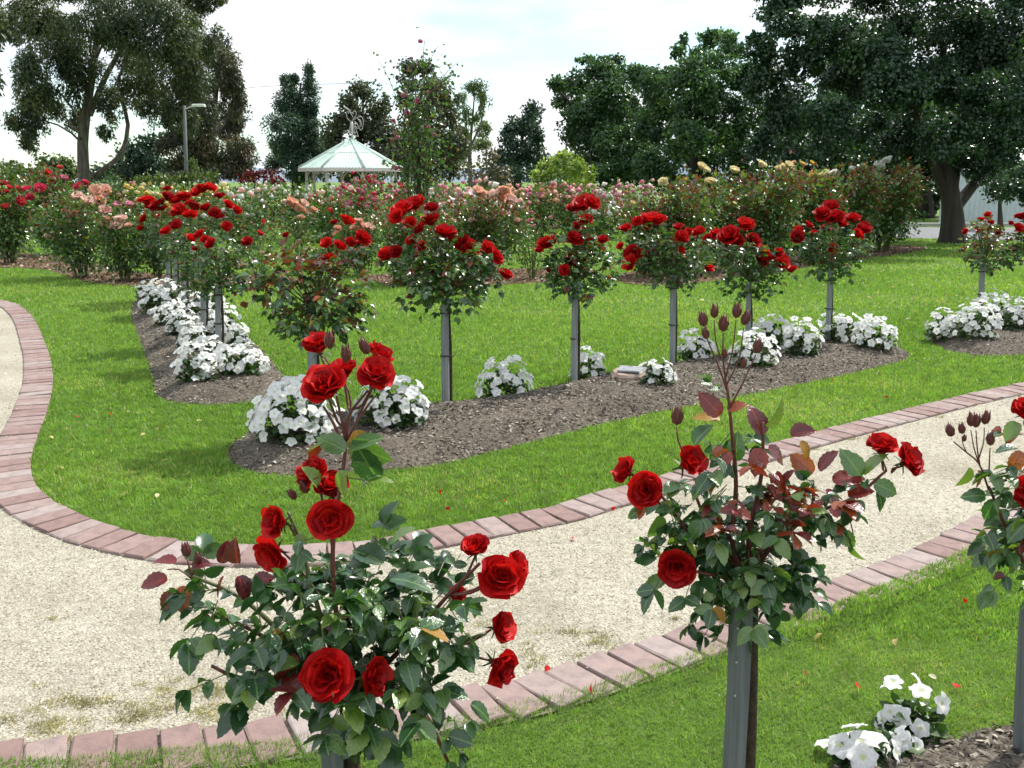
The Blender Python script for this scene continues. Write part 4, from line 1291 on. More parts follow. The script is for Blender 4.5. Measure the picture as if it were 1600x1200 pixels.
big_rose('foreground red rose at the right edge with a fan of closed buds', (1.245, 2.40), (1612, 960), 1603,
    [(1606,640,26,0,(-.2,-.5,.8)), (1612,770,34,0,(-.5,-.7,.4))],
    [[(1600,880,0),(1570,820,0),(1545,760,0)], [(1620,800,0),(1615,700,0),(1608,655,0)], [(1620,850,0),(1616,790,0)]],
    [(1640,840,65,70,0), (1600,870,40,35,0), (1650,760,60,60,0), (1605,720,22,30,0), (1575,855,22,18,0)],
    [(1598,700,36), (1605,740,30)], 203,
    buds=[(1487,682,22,0,(-.35,0,1)), (1503,678,18,0,(-.1,0,1)), (1517,666,22,0,(-.1,0,1)), (1524,668,22,0,(0,0,1)), (1538,663,22,0,(.1,0,1)), (1547,696,22,0,(0,0,1)), (1506,690,12,0,(0,0,1))],
    sprigs=[(1528,735,0,40,-75,'leaf_red'), (1515,730,0,36,-110,'leaf_green'), (1545,750,0,36,30,'leaf_green'), (1550,765,0,34,-20,'leaf_green'), (1540,775,0,36,170,'leaf_green'), (1553,780,0,36,-110,'leaf_green'), (1560,790,0,34,10,'leaf_green'), (1590,700,0,34,170,'leaf_green'), (1596,705,0,38,-120,'leaf_red'), (1590,660,0,36,-130,'leaf_green'), (1548,850,0,40,150,'leaf_green')],
    n_comp=60, limit=200, leaf=.05,
    shoots=[([(1545,765,0),(1530,725,0),(1508,705,0),(1490,690,0)], .003), ([(1530,725,0),(1522,700,0),(1517,672,0)], .0022), ([(1531,727,0),(1527,700,0),(1525,672,0)], .0024), ([(1530,715,0),(1537,690,0),(1538,668,0)], .002), ([(1545,745,0),(1547,700,0)], .0024), ([(1510,706,0),(1505,695,0),(1503,682,0)], .0018)])

# ---------------------------------------------------------------- white petunias
def petunia_flower(i):
    g = rng_of(700 + i)
    V = [(0, 0, -.35)]; n = 20
    for ring, (r, z) in enumerate(((.22, -.05), (.66, .06), (1.0, .0))):
        for k in range(n):
            a = 2 * math.pi * k / n
            lobe = 1 + (.15 * math.cos(5 * a) if ring == 2 else 0)
            V.append((r * lobe * math.cos(a), r * lobe * math.sin(a), z + (g.normal() * .07 - .08 * math.cos(5 * a) if ring == 2 else g.normal() * .02)))
    F = []; mi = []
    for k in range(n):
        F.append((0, 1 + k, 1 + (k + 1) % n, 0)); 
    F = [(0, 1 + k, 1 + (k + 1) % n) for k in range(n)]; mi = [1] * n
    for ring in (0, 1):
        for k in range(n):
            a, b = 1 + ring * n, 1 + (ring + 1) * n
            F.append((a + k, b + k, b + (k + 1) % n, a + (k + 1) % n)); mi.append(0)
    return py_mesh('flower', V, F, [M['white_petal'], M['throat']], True, mi)
PET = [petunia_flower(i) for i in range(5)]

def petunia(label, px, base_y, w_px, h_px, n, seed, group, r=.040, foliage=True):
    if n > 12: n = int(n * 1.9); r = r * .84; h_px = h_px * .86; w_px = w_px * .9
    g = rng_of(seed)
    c = gp(px, base_y)
    z0 = ground_z(c[0], c[1] + .08)
    s = ppm(c[1], .1)
    W, H = w_px / s / 2, h_px / s
    H = H * 1.0
    root = thing('petunia', label, 'flower plant', (c[0], c[1] + W * .45, z0), group)
    # dome of leaves
    k = int(420 * (W / .22) ** 1.4) + 60
    d = nrm(g.normal(size=(k, 3)) * [1, 1, .9]); d[:, 2] = np.abs(d[:, 2])
    rad = g.uniform(.35, .95, k)[:, None]
    P = d * rad * [W, W * .8, H * .86]
    ax = nrm(d + g.normal(0, .5, (k, 3))); nm = nrm(np.array([0, 0, 1.0]) + d * .6 + g.normal(0, .3, (k, 3)))
    V, F = scatter(*LEAF_MID, P, frames(ax, nm), g.uniform(.03, .055, k))
    o = link('foliage', np_mesh('foliage', V, F, M['petunia_leaf'], tint=np.repeat(np.clip(g.normal(.5, .25, k), 0, 1), len(LEAF_MID[0])), smooth=True), root); o['kind'] = 'stuff'
    # lumpy dome of blooms
    lumps = nrm(g.normal(size=(6, 3))); lumps[:, 2] = np.abs(lumps[:, 2])
    for i in range(n):
        u = (i + .5) / n
        ph = i * 2.39996 + g.normal() * .25
        el = math.asin(min(1, max(.0, u ** .8 * 1.0)))         # from the rim to the top
        dd = np.array([math.cos(el) * math.cos(ph), math.cos(el) * math.sin(ph), math.sin(el) * .92 + .12])
        lump = 1 + .34 * max(0, float(np.max(lumps @ nrm(dd))) - .75) * 4 - .16
        p = dd * np.array([W, W * .85, H]) * lump + g.normal(0, .018, 3)
        f = link('flower', PET[int(g.integers(5))], root)
        orient(f, nrm(dd + np.array([0, -.3, .25]) + g.normal(0, .3, 3)), g.random() * 6.28, r * g.uniform(.78, 1.15), p)
    return root

PG, PE, PL, PN = 'white petunias in the long bed', 'white petunias in the right rear bed', 'white petunias in the left bed', 'white petunias in the nearest bed'
petunia('largest white petunia mound at the rounded end of the long bed', 458, 714, 146, 98, 74, 301, PG, .043)
petunia('white petunia mound beside the fullest standard rose in the long bed', 612, 688, 118, 76, 52, 302, PG, .043)
petunia('lone round white petunia between the fullest rose and the tall narrow rose', 787, 632, 88, 64, 38, 303, PG, .042)
petunia('small white petunia at the foot of the tall narrow rose, left of the plaque', 920, 602, 62, 52, 22, 304, PG, .042)
petunia('small leafy white petunia right of the plaque', 1030, 619, 54, 42, 15, 305, PG, .042)
petunia('white petunia right of the stake beside the plaque', 1090, 574, 66, 50, 30, 306, PG)
petunia('white petunia behind the tall spray of rose buds', 1178, 590, 78, 54, 34, 307, PG)
petunia('white petunia rising behind the bud spray, farther back in the long bed', 1205, 558, 74, 50, 32, 308, PG)
petunia('white petunia left of the far end stake, tumbling forward in the long bed', 1256, 572, 62, 58, 30, 309, PG)
petunia('white petunia right behind the far end stake of the long bed', 1318, 548, 74, 48, 32, 310, PG)
petunia('white petunia mound closing the far end of the long bed', 1370, 560, 70, 52, 36, 311, PG)
petunia('leftmost white petunia of the right rear bed', 1482, 538, 70, 48, 34, 312, PE)
petunia('front white petunia below the small rose of the right rear bed', 1528, 544, 74, 58, 40, 313, PE)
petunia('white petunia behind the small rose stake of the right rear bed', 1552, 524, 80, 52, 34, 314, PE)
petunia('white petunia at the right edge of the rear bed', 1598, 528, 80, 50, 36, 315, PE)
for i, (x, y, w, h, n, lab) in enumerate([
    (305,614,72,62,24,'nearest left white petunia at the front of the left bed'), (372,604,78,48,26,'white petunia at the front right corner of the left bed'),
    (330,585,60,42,20,'white petunia just behind the front pair in the left bed'), (298,565,60,48,24,'white petunia halfway along the left bed, left of the stakes'),
    (368,562,52,44,18,'white petunia right of the nearest stake in the left bed'), (283,538,58,44,24,'white petunia left of the second stake in the left bed'),
    (330,540,50,44,20,'white petunia between the two nearest stakes of the left bed'), (262,520,52,38,22,'white petunia on the left rim of the left bed'),
    (345,524,46,40,18,'white petunia on the right rim of the left bed'), (300,508,54,40,22,'white petunia around the third stake of the left bed'),
    (240,500,56,40,26,'white petunia at the far left corner of the left bed'), (330,490,44,32,16,'white petunia at the far right corner of the left bed'),
    (255,484,54,36,24,'white petunia by the farthest stakes of the left bed'), (228,474,40,28,14,'farthest white petunia of the left bed')]):
    petunia(lab, x, y, w, h, n, 330 + i, PL, .043)
petunia('white petunia with open trumpets at the edge of the nearest bed', 1432, 1160, 92, 72, 11, 351, PN, .032)
petunia('white petunia cut off by the bottom edge in the nearest bed', 1352, 1208, 84, 56, 12, 352, PN, .034)
petunia('single white petunia shoot between its two neighbours in the nearest bed', 1402, 1195, 50, 50, 6, 353, PN, .034)

# ---------------------------------------------------------------- plaque, fallen petals and leaves
M['stone'] = plain_mat('pink_stone', (0.40, 0.30, 0.25), 0.9, 0.2, 18, .25, .5, 60)
M['plaque'] = plain_mat('plaque_metal', (0.30, 0.32, 0.34), 0.35, 0.6, 30, .15)
M['plaque_line'] = plain_mat('plaque_raised', (0.55, 0.57, 0.6), 0.4, 0.6, 30, .1)
def plaque():
    g = rng_of(61)
    c = gp(983, 607); z0 = ground_z(c[0], c[1])
    root = thing('plaque', 'small grey metal plaque on a pinkish stone among the petunias', 'plaque', (c[0], c[1], z0))
    V, F = [], []
    n = 14
    for k, (q, z) in enumerate(((1.0, -.03), (1.04, .02), (.9, .05))):
        for i in range(n):
            a = 6.2832 * i / n
            rr = q * (1 + .12 * math.sin(3 * a + 1) + g.normal() * .04)
            V.append((.155 * rr * math.cos(a), .105 * rr * math.sin(a), z + (.012 * math.sin(a) if k == 2 else 0) + g.normal() * .003))
    for k in range(2):
        for i in range(n):
            F.append((k*n + i, k*n + (i+1) % n, (k+1)*n + (i+1) % n, (k+1)*n + i))
    F.append(tuple(range(2*n, 3*n)))
    link('stone', py_mesh('stone', V, F, M['stone']), root)
    p = MB(); p.box((-.095, -.06, 0), (.095, .06, .012), 0, .003)
    o = link('plate', p.mesh('plate', M['plaque']), root, (.005, -.005, .066)); o.rotation_euler = (.16, 0, -.28)
    for i in range(4):
        b = MB(); w = (.075, .06, .07, .045)[i]
        b.box((-w, .034 - i * .024 - .004, .0125), (w, .034 - i * .024 + .004, .0145))
        link('raised_line', b.mesh('raised_line', M['plaque_line']), o)
plaque()

def fallen():
    g = rng_of(62)
    V_, F_ = petal_vf(1.0, 1.3, .5, 4, 4, .3, .12, 1.0)
    pm = np_mesh('fallen_petal', V_, F_, M['red_petal'], smooth=True)
    for x, y, lab, grp in [(686,771,0,0), (791,783,0,0), (958,798,0,0), (897,843,1,0), (1506,941,0,0), (1344,1075,0,0), (1498,1070,0,0), (1258,1052,0,0), (172,673,0,0), (172,648,0,0), (700,797,0,0), (120,652,0,0), (925,1078,2,0), (1302,594,0,0), (1386,622,0,0), (1245,918,1,0), (860,1046,1,0), (1368,626,0,0)]:
        p = gp(x, y, .022 if lab != 1 else .01)
        o = link('fallen_petal', pm); orient(o, nrm(g.normal(size=3) * [.5, .5, .2] + [0, 0, 1]), g.random() * 6, g.uniform(.017, .028), p)
        tag(o, ('red rose petal lying on the lawn', 'red rose petal lying on the gravel path', 'red rose petal lying on the near brick edging')[lab], 'petal', ('petals fallen on the lawn', 'petals fallen on the gravel', 'petals fallen on brick')[lab])
    lf = np_mesh('fallen_leaf', *LEAF_BIG[1], M['leaf_dry'], smooth=True)
    spots = [(1530,505),(1100,470),(1285,990),(1400,998),(1463,1060),(1445,560),(1400,590),(390,706),(246,668),(262,718),(200,770),(1250,650),(1330,560)]
    for i in range(60):
        spots.append((g.uniform(1230, 1460), g.uniform(388, 450)))
    for i in range(22):
        spots.append((g.uniform(1300, 1600), g.uniform(420, 500)))
    for i in range(16):
        spots.append((g.uniform(60, 330), g.uniform(520, 830)))
    for x, y in spots:
        p = gp(x, y, .025)
        o = link('fallen_leaf', lf)
        orient(o, nrm(g.normal(size=3) * [.4, .4, .2] + [0, 0, 1]), g.random() * 6, g.uniform(.03, .06) * (1.2 if p[1] > 12 else .8), p)
        tag(o, 'pale dry leaf fallen on the lawn', 'leaf', 'dry leaves scattered on the lawn')
M['leaf_dry'] = leaf_mat('leaf_dry', [(0.0, (0.42, 0.33, 0.12)), (.5, (0.55, 0.48, 0.25)), (1.0, (0.62, 0.58, 0.42))], .7, .2, .2, source='random')
fallen()

# ---------------------------------------------------------------- rose bushes behind the lawn
def bush_parts(seed, n, h=1.4, r=.62, low=.28, leaf=.07):
    """Canes and leaves of a shrub rose standing at the origin."""
    g = rng_of(seed)
    mb = MB(); tips = []
    for i in range(14):
        a = g.uniform(0, 6.28); q = g.uniform(.2, 1) * r
        tip = np.array([math.cos(a) * q, math.sin(a) * q, h * g.uniform(.65, 1.0)])
        b0 = np.array([math.cos(a) * .07, math.sin(a) * .07, -.02])
        P = catmull(np.array([b0, b0 * .4 + tip * .45 + np.array([0, 0, .05]), tip]), .25)
        mb.tube(P, np.linspace(.014, .004, len(P)), 4, 0, False)
        tips.append((b0, tip))
    k = n
    t = g.uniform(low, 1.08, k)[:, None]; i = g.integers(0, len(tips), k)
    A0 = np.array([a for a, _ in tips])[i]; A1 = np.array([b for _, b in tips])[i]
    P = A0 + (A1 - A0) * t + g.normal(0, 1, (k, 3)) * np.array([.17, .17, .12]) * (r / .62) * (1.1 - .35 * t)
    P[:, 2] = np.maximum(P[:, 2], .12)
    out = nrm(P - np.array([0, 0, h * .45]))
    ax = nrm(out + g.normal(0, .6, (k, 3))); nm = nrm(out * .6 + np.array([0, 0, .7]) + g.normal(0, .4, (k, 3)))
    V, F = scatter(*LEAF_WIDE, P, frames(ax, nm), leaf * g.uniform(.7, 1.3, k))
    hh = np.clip(P[:, 2] / h, 0, 1.1)
    return mb, V, F, hh, P, tips, g

BUSH = {}
def bush_mesh(kind, i):
    key = (kind, i)
    if key in BUSH: return BUSH[key]
    n, red = {'green': (2700, .2), 'bronze': (4000, .5), 'sparse': (620, .3), 'far': (1100, .10)}[kind]
    mb, V, F, hh, P, tips, g = bush_parts(1000 + i * 7 + len(kind), n, leaf={'far': .095}.get(kind, .072))
    t = np.clip(g.normal(.58 if kind == 'far' else .52, .2, len(hh)), 0, .82)
    rd = g.random(len(hh)) < red * np.clip((hh - .35) * 1.6, 0, 1)
    t[rd] = g.uniform(.84, 1.0, rd.sum())
    fm = np_mesh('foliage', V, F, M['rose_foliage'], tint=np.repeat(t, 4))
    cm = mb.mesh('canes', M['cane_green'], True)
    BUSH[key] = (cm, fm, P, hh)
    return BUSH[key]

def shrub_rose(label, px, base_y, top_y, w_px, cols, nfl, seed, kind='green', spots=(), rpx=None, joined=False, group='rose bushes behind the lawn', Y=None):
    """cols: flower colours; spots: (px, py, r px, colour) for blooms one can pick out."""
    g = rng_of(seed)
    c = gp(px, base_y) if Y is None else np.array([at(px, 283, Y)[0], Y, 0.0])
    Yd = c[1]; s = ppm(Yd, .8)
    h = at(px, top_y, Yd)[2]; r = w_px / s / 2
    root = thing('rose_bush', label, 'rose bush', c, group)
    cm, fm, P, hh = bush_mesh(kind, int(g.integers(4)))
    sc = (r / .70, r / .70, h / 1.42); rz = g.uniform(0, 6.28)
    oc = link('canes', cm, root); oc['kind'] = 'stuff'
    of = link('foliage', fm, root); of['kind'] = 'stuff'
    for o in (oc, of):
        o.scale = sc; o.rotation_euler = (0, 0, rz)
    fl = []
    for x, y, rr, col in spots:
        p = at(x, y, Yd + g.normal(0, .12) - r * .25) - c
        fl.append((p, rr / s * 1.25, col))
    top = np.nonzero(hh > .66)[0]
    cz, sz_ = math.cos(rz), math.sin(rz)
    for _ in range(nfl):
        q = P[g.choice(top)]
        p = np.array([(q[0] * cz - q[1] * sz_) * sc[0], (q[0] * sz_ + q[1] * cz) * sc[1], q[2] * sc[2] * 1.02 + .03])
        if p[1] > r * .35 and g.random() < .6: p[1] *= -1
        fl.append((p * np.array([1.05, 1.05, 1.0]), (rpx or 8) / s * g.uniform(.75, 1.15), cols[int(g.integers(len(cols)))]))
    if not joined:
        for p, rr, col in fl:
            o = link('flower', rose_mesh(col, 20 + int(g.integers(4)), 3, 3), root)
            orient(o, nrm(np.array([.2 + g.normal() * .5, -.4 + g.normal() * .3, .85])), g.random() * 6, rr * 1.3, p)
    elif fl:
        by = {}
        for p, rr, col in fl: by.setdefault(col, []).append((p, rr))
        for col, L_ in by.items():
            V0 = np.array([(1,0,0),(-1,0,0),(0,1,0),(0,-1,0),(0,0,.8),(0,0,-.6)], float); F0 = np.array([(0,2,4),(2,1,4),(1,3,4),(3,0,4),(2,0,5),(1,2,5),(3,1,5),(0,3,5)])
            PP = np.array([p for p, _ in L_]); SS = np.array([rr for _, rr in L_])
            ax = nrm(g.normal(size=(len(PP), 3))); R = frames(ax, np.tile([0.1, .2, 1.0], (len(PP), 1)))
            V, F = scatter(V0, F0, PP, R, SS)
            o = link('blooms', np_mesh('blooms', V, F, M[col]), root); o['kind'] = 'stuff'
    return root

q5 = lambda L: [(x / 3.81, 230 + y / 3.81, r / 3.81, c) for x, y, r, c in L]
shrub_rose('hot pink rose bush at the far left edge behind the lawn', 14, 412, 285, 110, ['hot_pink', 'coral'], 4, 501, spots=q5([(10,215,25,'hot_pink'),(60,240,20,'coral'),(12,270,28,'hot_pink'),(40,265,22,'hot_pink'),(115,245,20,'coral'),(155,250,30,'hot_pink'),(120,325,32,'coral'),(180,300,25,'hot_pink'),(240,245,32,'hot_pink')]))
shrub_rose('tall loose rose bush with scarlet tops above the hot pink one', 92, 398, 268, 90, ['coral', 'hot_pink'], 3, 502, 'bronze', spots=q5([(285,150,22,'coral'),(357,120,18,'coral'),(380,185,26,'pink'),(465,235,26,'hot_pink'),(510,210,22,'hot_pink')]))
shrub_rose('peach rose bush with one low bloom, front left behind the lawn', 128, 434, 308, 122, ['peach'], 2, 503, spots=q5([(570,260,38,'peach'),(630,255,34,'peach'),(465,295,34,'pale_pink'),(525,325,42,'pale_pink'),(595,315,34,'peach'),(445,400,26,'peach'),(440,460,30,'peach'),(500,410,24,'peach'),(305,530,34,'pale_pink')]))
shrub_rose('peach rose bush right of the one with a low bloom', 196, 440, 322, 105, ['peach', 'pale_pink'], 3, 504, spots=q5([(630,380,36,'pale_pink'),(720,430,40,'pale_pink'),(690,465,34,'pale_pink'),(640,430,24,'peach'),(765,465,22,'peach'),(770,340,24,'pink'),(690,345,16,'pink')]))
shrub_rose('dark leafy rose bush behind the farthest left bed standards', 246, 436, 325, 90, ['pink'], 4, 505, 'green', rpx=5)
shrub_rose('pale pink flecked rose bush behind the left bed crowns', 60, 372, 290, 95, ['pink', 'hot_pink'], 9, 506, 'green', rpx=5)
shrub_rose('twiggy rose bush with yellowing leaves between the left bed and long bed', 405, 438, 345, 95, ['coral'], 1, 507, 'sparse', spots=[(411,346,4,'coral')])
shrub_rose('rose bush with a knot of peach blooms near the yellow lawn gap', 462, 424, 318, 80, ['peach'], 2, 508, 'sparse', spots=[(456,317,10,'peach'),(466,325,10,'peach'),(448,316,8,'pale_pink'),(475,318,7,'pale_pink'),(491,328,6,'peach'),(470,340,6,'peach')])
shrub_rose('peach rose bush hidden behind the bronze standard rose', 560, 432, 335, 85, ['peach'], 4, 509, 'green', spots=[(565,352,9,'peach'),(577,356,9,'pale_pink'),(560,345,7,'peach')])
shrub_rose('dark rose bush directly behind the fullest standard rose', 628, 445, 325, 100, ['pink'], 3, 510, 'bronze', rpx=5)
shrub_rose('peach and apricot rose bush right of the fullest standard rose', 760, 430, 315, 130, ['peach', 'pale_pink'], 5, 511, 'bronze', spots=[(748,300,10,'peach'),(757,308,11,'peach'),(768,305,9,'pale_pink'),(788,298,10,'peach'),(793,310,12,'peach'),(782,309,9,'peach'),(783,335,6,'peach'),(800,312,8,'pale_pink'),(765,345,5,'peach')])
shrub_rose('thin rose bush with bare stems left of the tall narrow standard rose', 832, 436, 340, 75, ['pink'], 5, 512, 'sparse', rpx=4)
shrub_rose('low rose bush with pink flecks behind the fullest standard rose, to its right', 700, 436, 335, 85, ['pale_pink'], 4, 513, 'green', rpx=4)
for i, (x, by, ty, w, lab, sp) in enumerate([
    (1005,432,312,105,'leftmost bush of the bronze leaved hedge',[(1036,285,7,'cream'),(1048,288,0,'cream')]),
    (1072,432,290,115,'second bush from the left in the bronze leaved hedge',[(1096,260,7,'cream'),(1103,265,7,'cream'),(1113,282,6,'cream'),(1106,284,6,'cream'),(1036,284,7,'cream')]),
    (1135,422,278,120,'third bush from the left in the bronze leaved hedge',[(1147,266,8,'cream'),(1190,257,8,'cream')]),
    (1195,420,272,120,'fourth bush from the left in the bronze leaved hedge',[(1225,262,7,'cream'),(1232,258,7,'cream'),(1240,254,4,'peach'),(1216,264,6,'cream')]),
    (1255,410,268,120,'fifth bush from the left in the bronze leaved hedge',[(1254,256,5,'yellow'),(1269,255,5,'yellow'),(1243,270,7,'white'),(1270,271,7,'yellow'),(1287,273,9,'cream'),(1302,270,7,'white')]),
    (1320,400,270,115,'second bush from the right end of the bronze leaved hedge',[(1333,265,7,'white'),(1348,259,6,'cream'),(1327,323,6,'yellow')]),
    (1378,394,268,110,'rightmost bush of the bronze leaved hedge',[(1375,258,8,'white'),(1387,250,8,'white'),(1397,288,4,'cream'),(1350,315,5,'yellow')])]):
    shrub_rose(lab + ' with cream blooms', x, by, ty, w, ['cream', 'yellow'], 2, 520 + i, 'bronze', [q for q in sp if q[2] > 0], 5, group='bronze leaved rose hedge')
ORD = ['first', 'second', 'third', 'fourth', 'fifth', 'sixth', 'seventh', 'eighth', 'ninth', 'tenth', 'eleventh', 'twelfth', 'thirteenth', 'fourteenth', 'fifteenth', 'sixteenth', 'seventeenth', 'eighteenth', 'nineteenth', 'twentieth']
def col_for(x):
    if x < 130: return ['hot_pink', 'coral', 'pink'], 'hot pink'
    if x < 225: return ['peach', 'yellow', 'pink'], 'apricot'
    if x < 370: return ['yellow', 'yellow', 'cream'], 'yellow'
    if x < 480: return ['white', 'white', 'pale_pink'], 'white'
    if x < 545: return ['pale_pink', 'white', 'coral'], 'blush'
    if x < 660: return ['pink', 'pink', 'hot_pink'], 'bright pink'
    if x < 780: return ['pink', 'pale_pink', 'white'], 'mixed pink and white'
    if x < 900: return ['pink', 'pale_pink', 'peach'], 'soft pink'
    return ['pink', 'pale_pink', 'white'], 'pale'
g_ = rng_of(66)
for row, (Yr, x0, x1, st_, nf, rp, nm) in enumerate([(21.5, 250, 990, 62, 48, 6.5, 'middle'), (27.5, 170, 990, 56, 70, 5.2, 'farther'), (35.0, 60, 1010, 52, 70, 4.6, 'farthest')]):
    i = -1
    for x in np.arange(x0, x1, st_):
        if row == 0 and (380 < x < 470 or 590 < x < 640 or 845 < x < 905): continue
        i += 1
        cols, cn = col_for(x)
        shrub_rose('%s rose bush, %s from the left in the %s back row' % (cn, ORD[i], nm), x + g_.normal() * 8, 0, 297 + g_.normal() * 6 - (4 if row == 2 else (-10 if row == 0 else -2)), st_ * 1.45, cols, int(nf * g_.uniform(.6, 1.2) * {'white': .38, 'yellow': .45, 'apricot': .5, 'blush': .5}.get(cn, .85)), 600 + row * 40 + i, 'far', (), rp, True, 'back rows of rose bushes', Y=Yr + g_.normal() * .5)

# ---------------------------------------------------------------- trees and shrubs
def tree(name, label, cat, Y, trunk, limbs, clumps, leafmat, barkmat, seed, leaf=.16, tmpl=LEAF_QUAD, cov=3.0, r0=.3, droop=.2, depth=1.0, sub=13, subr=.42, group=None, spread=1.0):
    """trunk and limbs: pixel paths at distance Y; clumps: (px, py, rx, ry) leaf masses with depth of their own."""
    g = rng_of(seed)
    s = ppm(Y, 4)
    b = at(trunk[0][0], 283, Y); O = np.array([b[0], Y, 0.0])
    root = thing(name, label, cat, O, group)
    mb = MB()
    tp = np.array([at(x, y, Y) for x, y in trunk]); tp[0][2] = -.1
    tp = catmull(tp, .6)
    mb.tube(tp - O, r0 * np.linspace(1, .12, len(tp)) ** .9 + np.exp(-np.arange(len(tp)) * 1.2) * r0 * .35, 9, 0, False)
    for lm, lr in limbs:
        P = catmull(np.array([at(x, y, Y + d) for x, y, d in lm]), .6)
        mb.tube(P - O, np.linspace(lr, lr * .35, len(P)), 6, 0, False)
    cl = []; limb_n = 0 if seed == 823 else 7
    for x, y, rx, ry in clumps:
        Yc = Y + g.normal() * depth * 1.1 - depth * .45
        c = at(x, y, Yc)
        cl.append((c, rx / s, ry / s))
        j = np.argmin(np.linalg.norm(tp - (c - [0, 0, ry / s * 1.2]), axis=1))
        if np.linalg.norm(tp[j] - c) < 12 and limb_n > 0:
            limb_n -= 1
            mb.tube(bez(tp[j], c, .3, 5, g.normal(0, .25, 3)) - O, np.linspace(r0 * .18, .02, 5), 5, 0, False)
    link('trunk', mb.mesh('trunk', barkmat, True), root)
    TV, TF = tmpl
    la = leaf * leaf * (np.abs(TV[:, 0]).max()) * 1.0
    PP, OO, TT = [], [], []
    for c, rx, ry in cl:
        rz = max(min(rx, ry), (rx + ry) * .42) * spread
        n = int(cov * math.pi * rx * ry / la)
        ns = sub
        d = nrm(g.normal(size=(ns, 3))); rad = g.uniform(.35, 1.0, ns)[:, None] ** .6
        sc_ = c + d * rad * np.array([rx, rz, ry]) * .74
        sr = g.uniform(.65, 1.25, ns) * subr
        which = g.integers(0, ns, n)
        dd = nrm(g.normal(size=(n, 3))); rr = g.uniform(.25, 1.0, n) ** .5 * (1 + np.abs(g.normal(0, .16, n)))
        P = sc_[which] + dd * (rr * sr[which])[:, None] * np.array([rx, rz, ry])
        PP.append(P); OO.append(nrm(dd + .5 * nrm(P - c))); TT.append(np.clip(.42 + .25 * g.normal(size=ns)[which] + .14 * g.normal(size=n), 0, 1))
    P, Od, T = np.concatenate(PP), np.concatenate(OO), np.concatenate(TT)
    ok = P[:, 2] > .15
    P, Od, T = P[ok], Od[ok], T[ok]; n = len(P)
    ax = nrm(Od * .5 + g.normal(0, .7, (n, 3)) - np.array([0, 0, droop * 3]))
    nmv = nrm(Od + g.normal(0, .45, (n, 3)) + np.array([0, 0, .25]))
    V, F = scatter(TV, TF, P - O, frames(ax, nmv), leaf * g.uniform(.65, 1.3, n))
    o = link('crown', np_mesh('crown', V, F, leafmat, tint=np.repeat(T, len(TV))), root); o['kind'] = 'stuff'
    global NLEAF; NLEAF += n
    return root
NLEAF = 0
tree('gum_tree', 'largest gum tree, at the left, with grey forked trunk and drooping crown', 'tree', 38, [(132,290),(130,250),(131,205),(140,140),(152,60),(160,-30),(166,-100)],
     [([(140,282,.5),(165,262,.5),(190,240,.5),(200,195,.5),(190,155,.5),(186,120,0),(225,50,1)], .11), ([(134,215,0),(115,200,0),(100,195,0)], .10), ([(140,180,0),(165,120,.5),(205,50,1),(240,-20,1)], .13), ([(140,150,0),(108,90,0.4),(80,40,0.4)], .11)],
     [(55,130,42,52),(38,185,34,32),(92,62,50,52),(70,165,34,36),(170,25,70,50),(250,45,72,62),(122,115,42,50),(222,115,52,56),(292,105,46,62),(318,60,36,52),(280,185,36,46),(62,25,48,44),(168,165,24,36),(120,185,24,20),(150,-45,130,52),(290,-30,80,46),(90,-20,60,40),(45,215,16,24),(240,160,36,40),(20,40,22,34),(165,205,14,16),(320,-10,40,30)],
     M['gum_leaf'], M['gum_bark'], 801, .15, LEAF_THIN, 4.2, .27, .28, 1.6, 15, .36)
tree('gum_tree', 'gum tree overhanging the top left corner', 'tree', 30, [(-60,300),(-55,150),(-40,20)], [], [(-10,20,22,50),(-30,80,30,50),(-8,120,12,26),(-40,-20,50,50)], M['gum_leaf'], M['gum_bark'], 802, .16, LEAF_THIN, 3.5, .3, .3)
tree('gum_tree', 'brown tinged gum tree right of the largest gum, behind the lamp post', 'tree', 48, [(335,290),(332,220),(338,140),(345,70)], [([(333,240,0),(310,200,0),(300,170,0)], .12), ([(335,210,0),(362,180,0)], .12)],
     [(345,115,38,44),(364,150,24,40),(366,195,32,42),(312,195,42,52),(376,238,26,32),(332,245,50,30),(285,232,42,38),(340,75,28,34),(300,130,40,40),(355,265,44,20),(300,262,46,22)],
     M['gum_leaf_brown'], M['gum_bark'], 803, .18, LEAF_THIN, 4.5, .3, .25, 1.5, 14, .38)
tree('shrub_tree', 'low dark tree right of the largest gum trunk', 'tree', 50, [(205,290),(208,260),(215,235)], [], [(190,268,36,24),(235,262,42,28),(215,235,30,26),(165,272,26,20),(265,272,36,18),(240,225,24,24)], M['dark_leaf'], M['dark_bark'], 804, .22, LEAF_QUAD, 4.5, .2)
tree('shrub_tree', 'olive green low tree on the left horizon, beside the large gum trunk', 'tree', 62, [(78,290),(78,270),(80,255)], [], [(82,262,40,22),(108,268,24,22),(60,275,36,16)], M['olive_leaf'], M['dark_bark'], 805, .24, LEAF_WIDE, 4.5, .2)
tree('shrub_tree', 'olive green bushy tree at the left edge of the horizon', 'tree', 64, [(20,290),(20,275),(20,262)], [], [(15,268,34,20),(40,275,30,16),(-10,270,30,22)], M['olive_leaf'], M['dark_bark'], 806, .24, LEAF_WIDE, 4.5, .2)
tree('casuarina_tree', 'dark cone shaped tree left of the gazebo', 'tree', 62, [(462,290),(462,220),(470,130)], [([(464,260,0),(448,200,0)], .12), ([(466,240,0),(484,180,0)], .12)],
     [(452,132,18,22),(480,118,13,22),(456,165,32,30),(484,158,20,32),(446,205,32,32),(480,205,28,34),(438,240,26,28),(490,238,18,30),(428,258,16,16),(462,250,34,30),(465,275,36,14)], M['dark_leaf'], M['dark_bark'], 807, .19, LEAF_THIN, 4.8, .35, .1, 1, 13, .4)
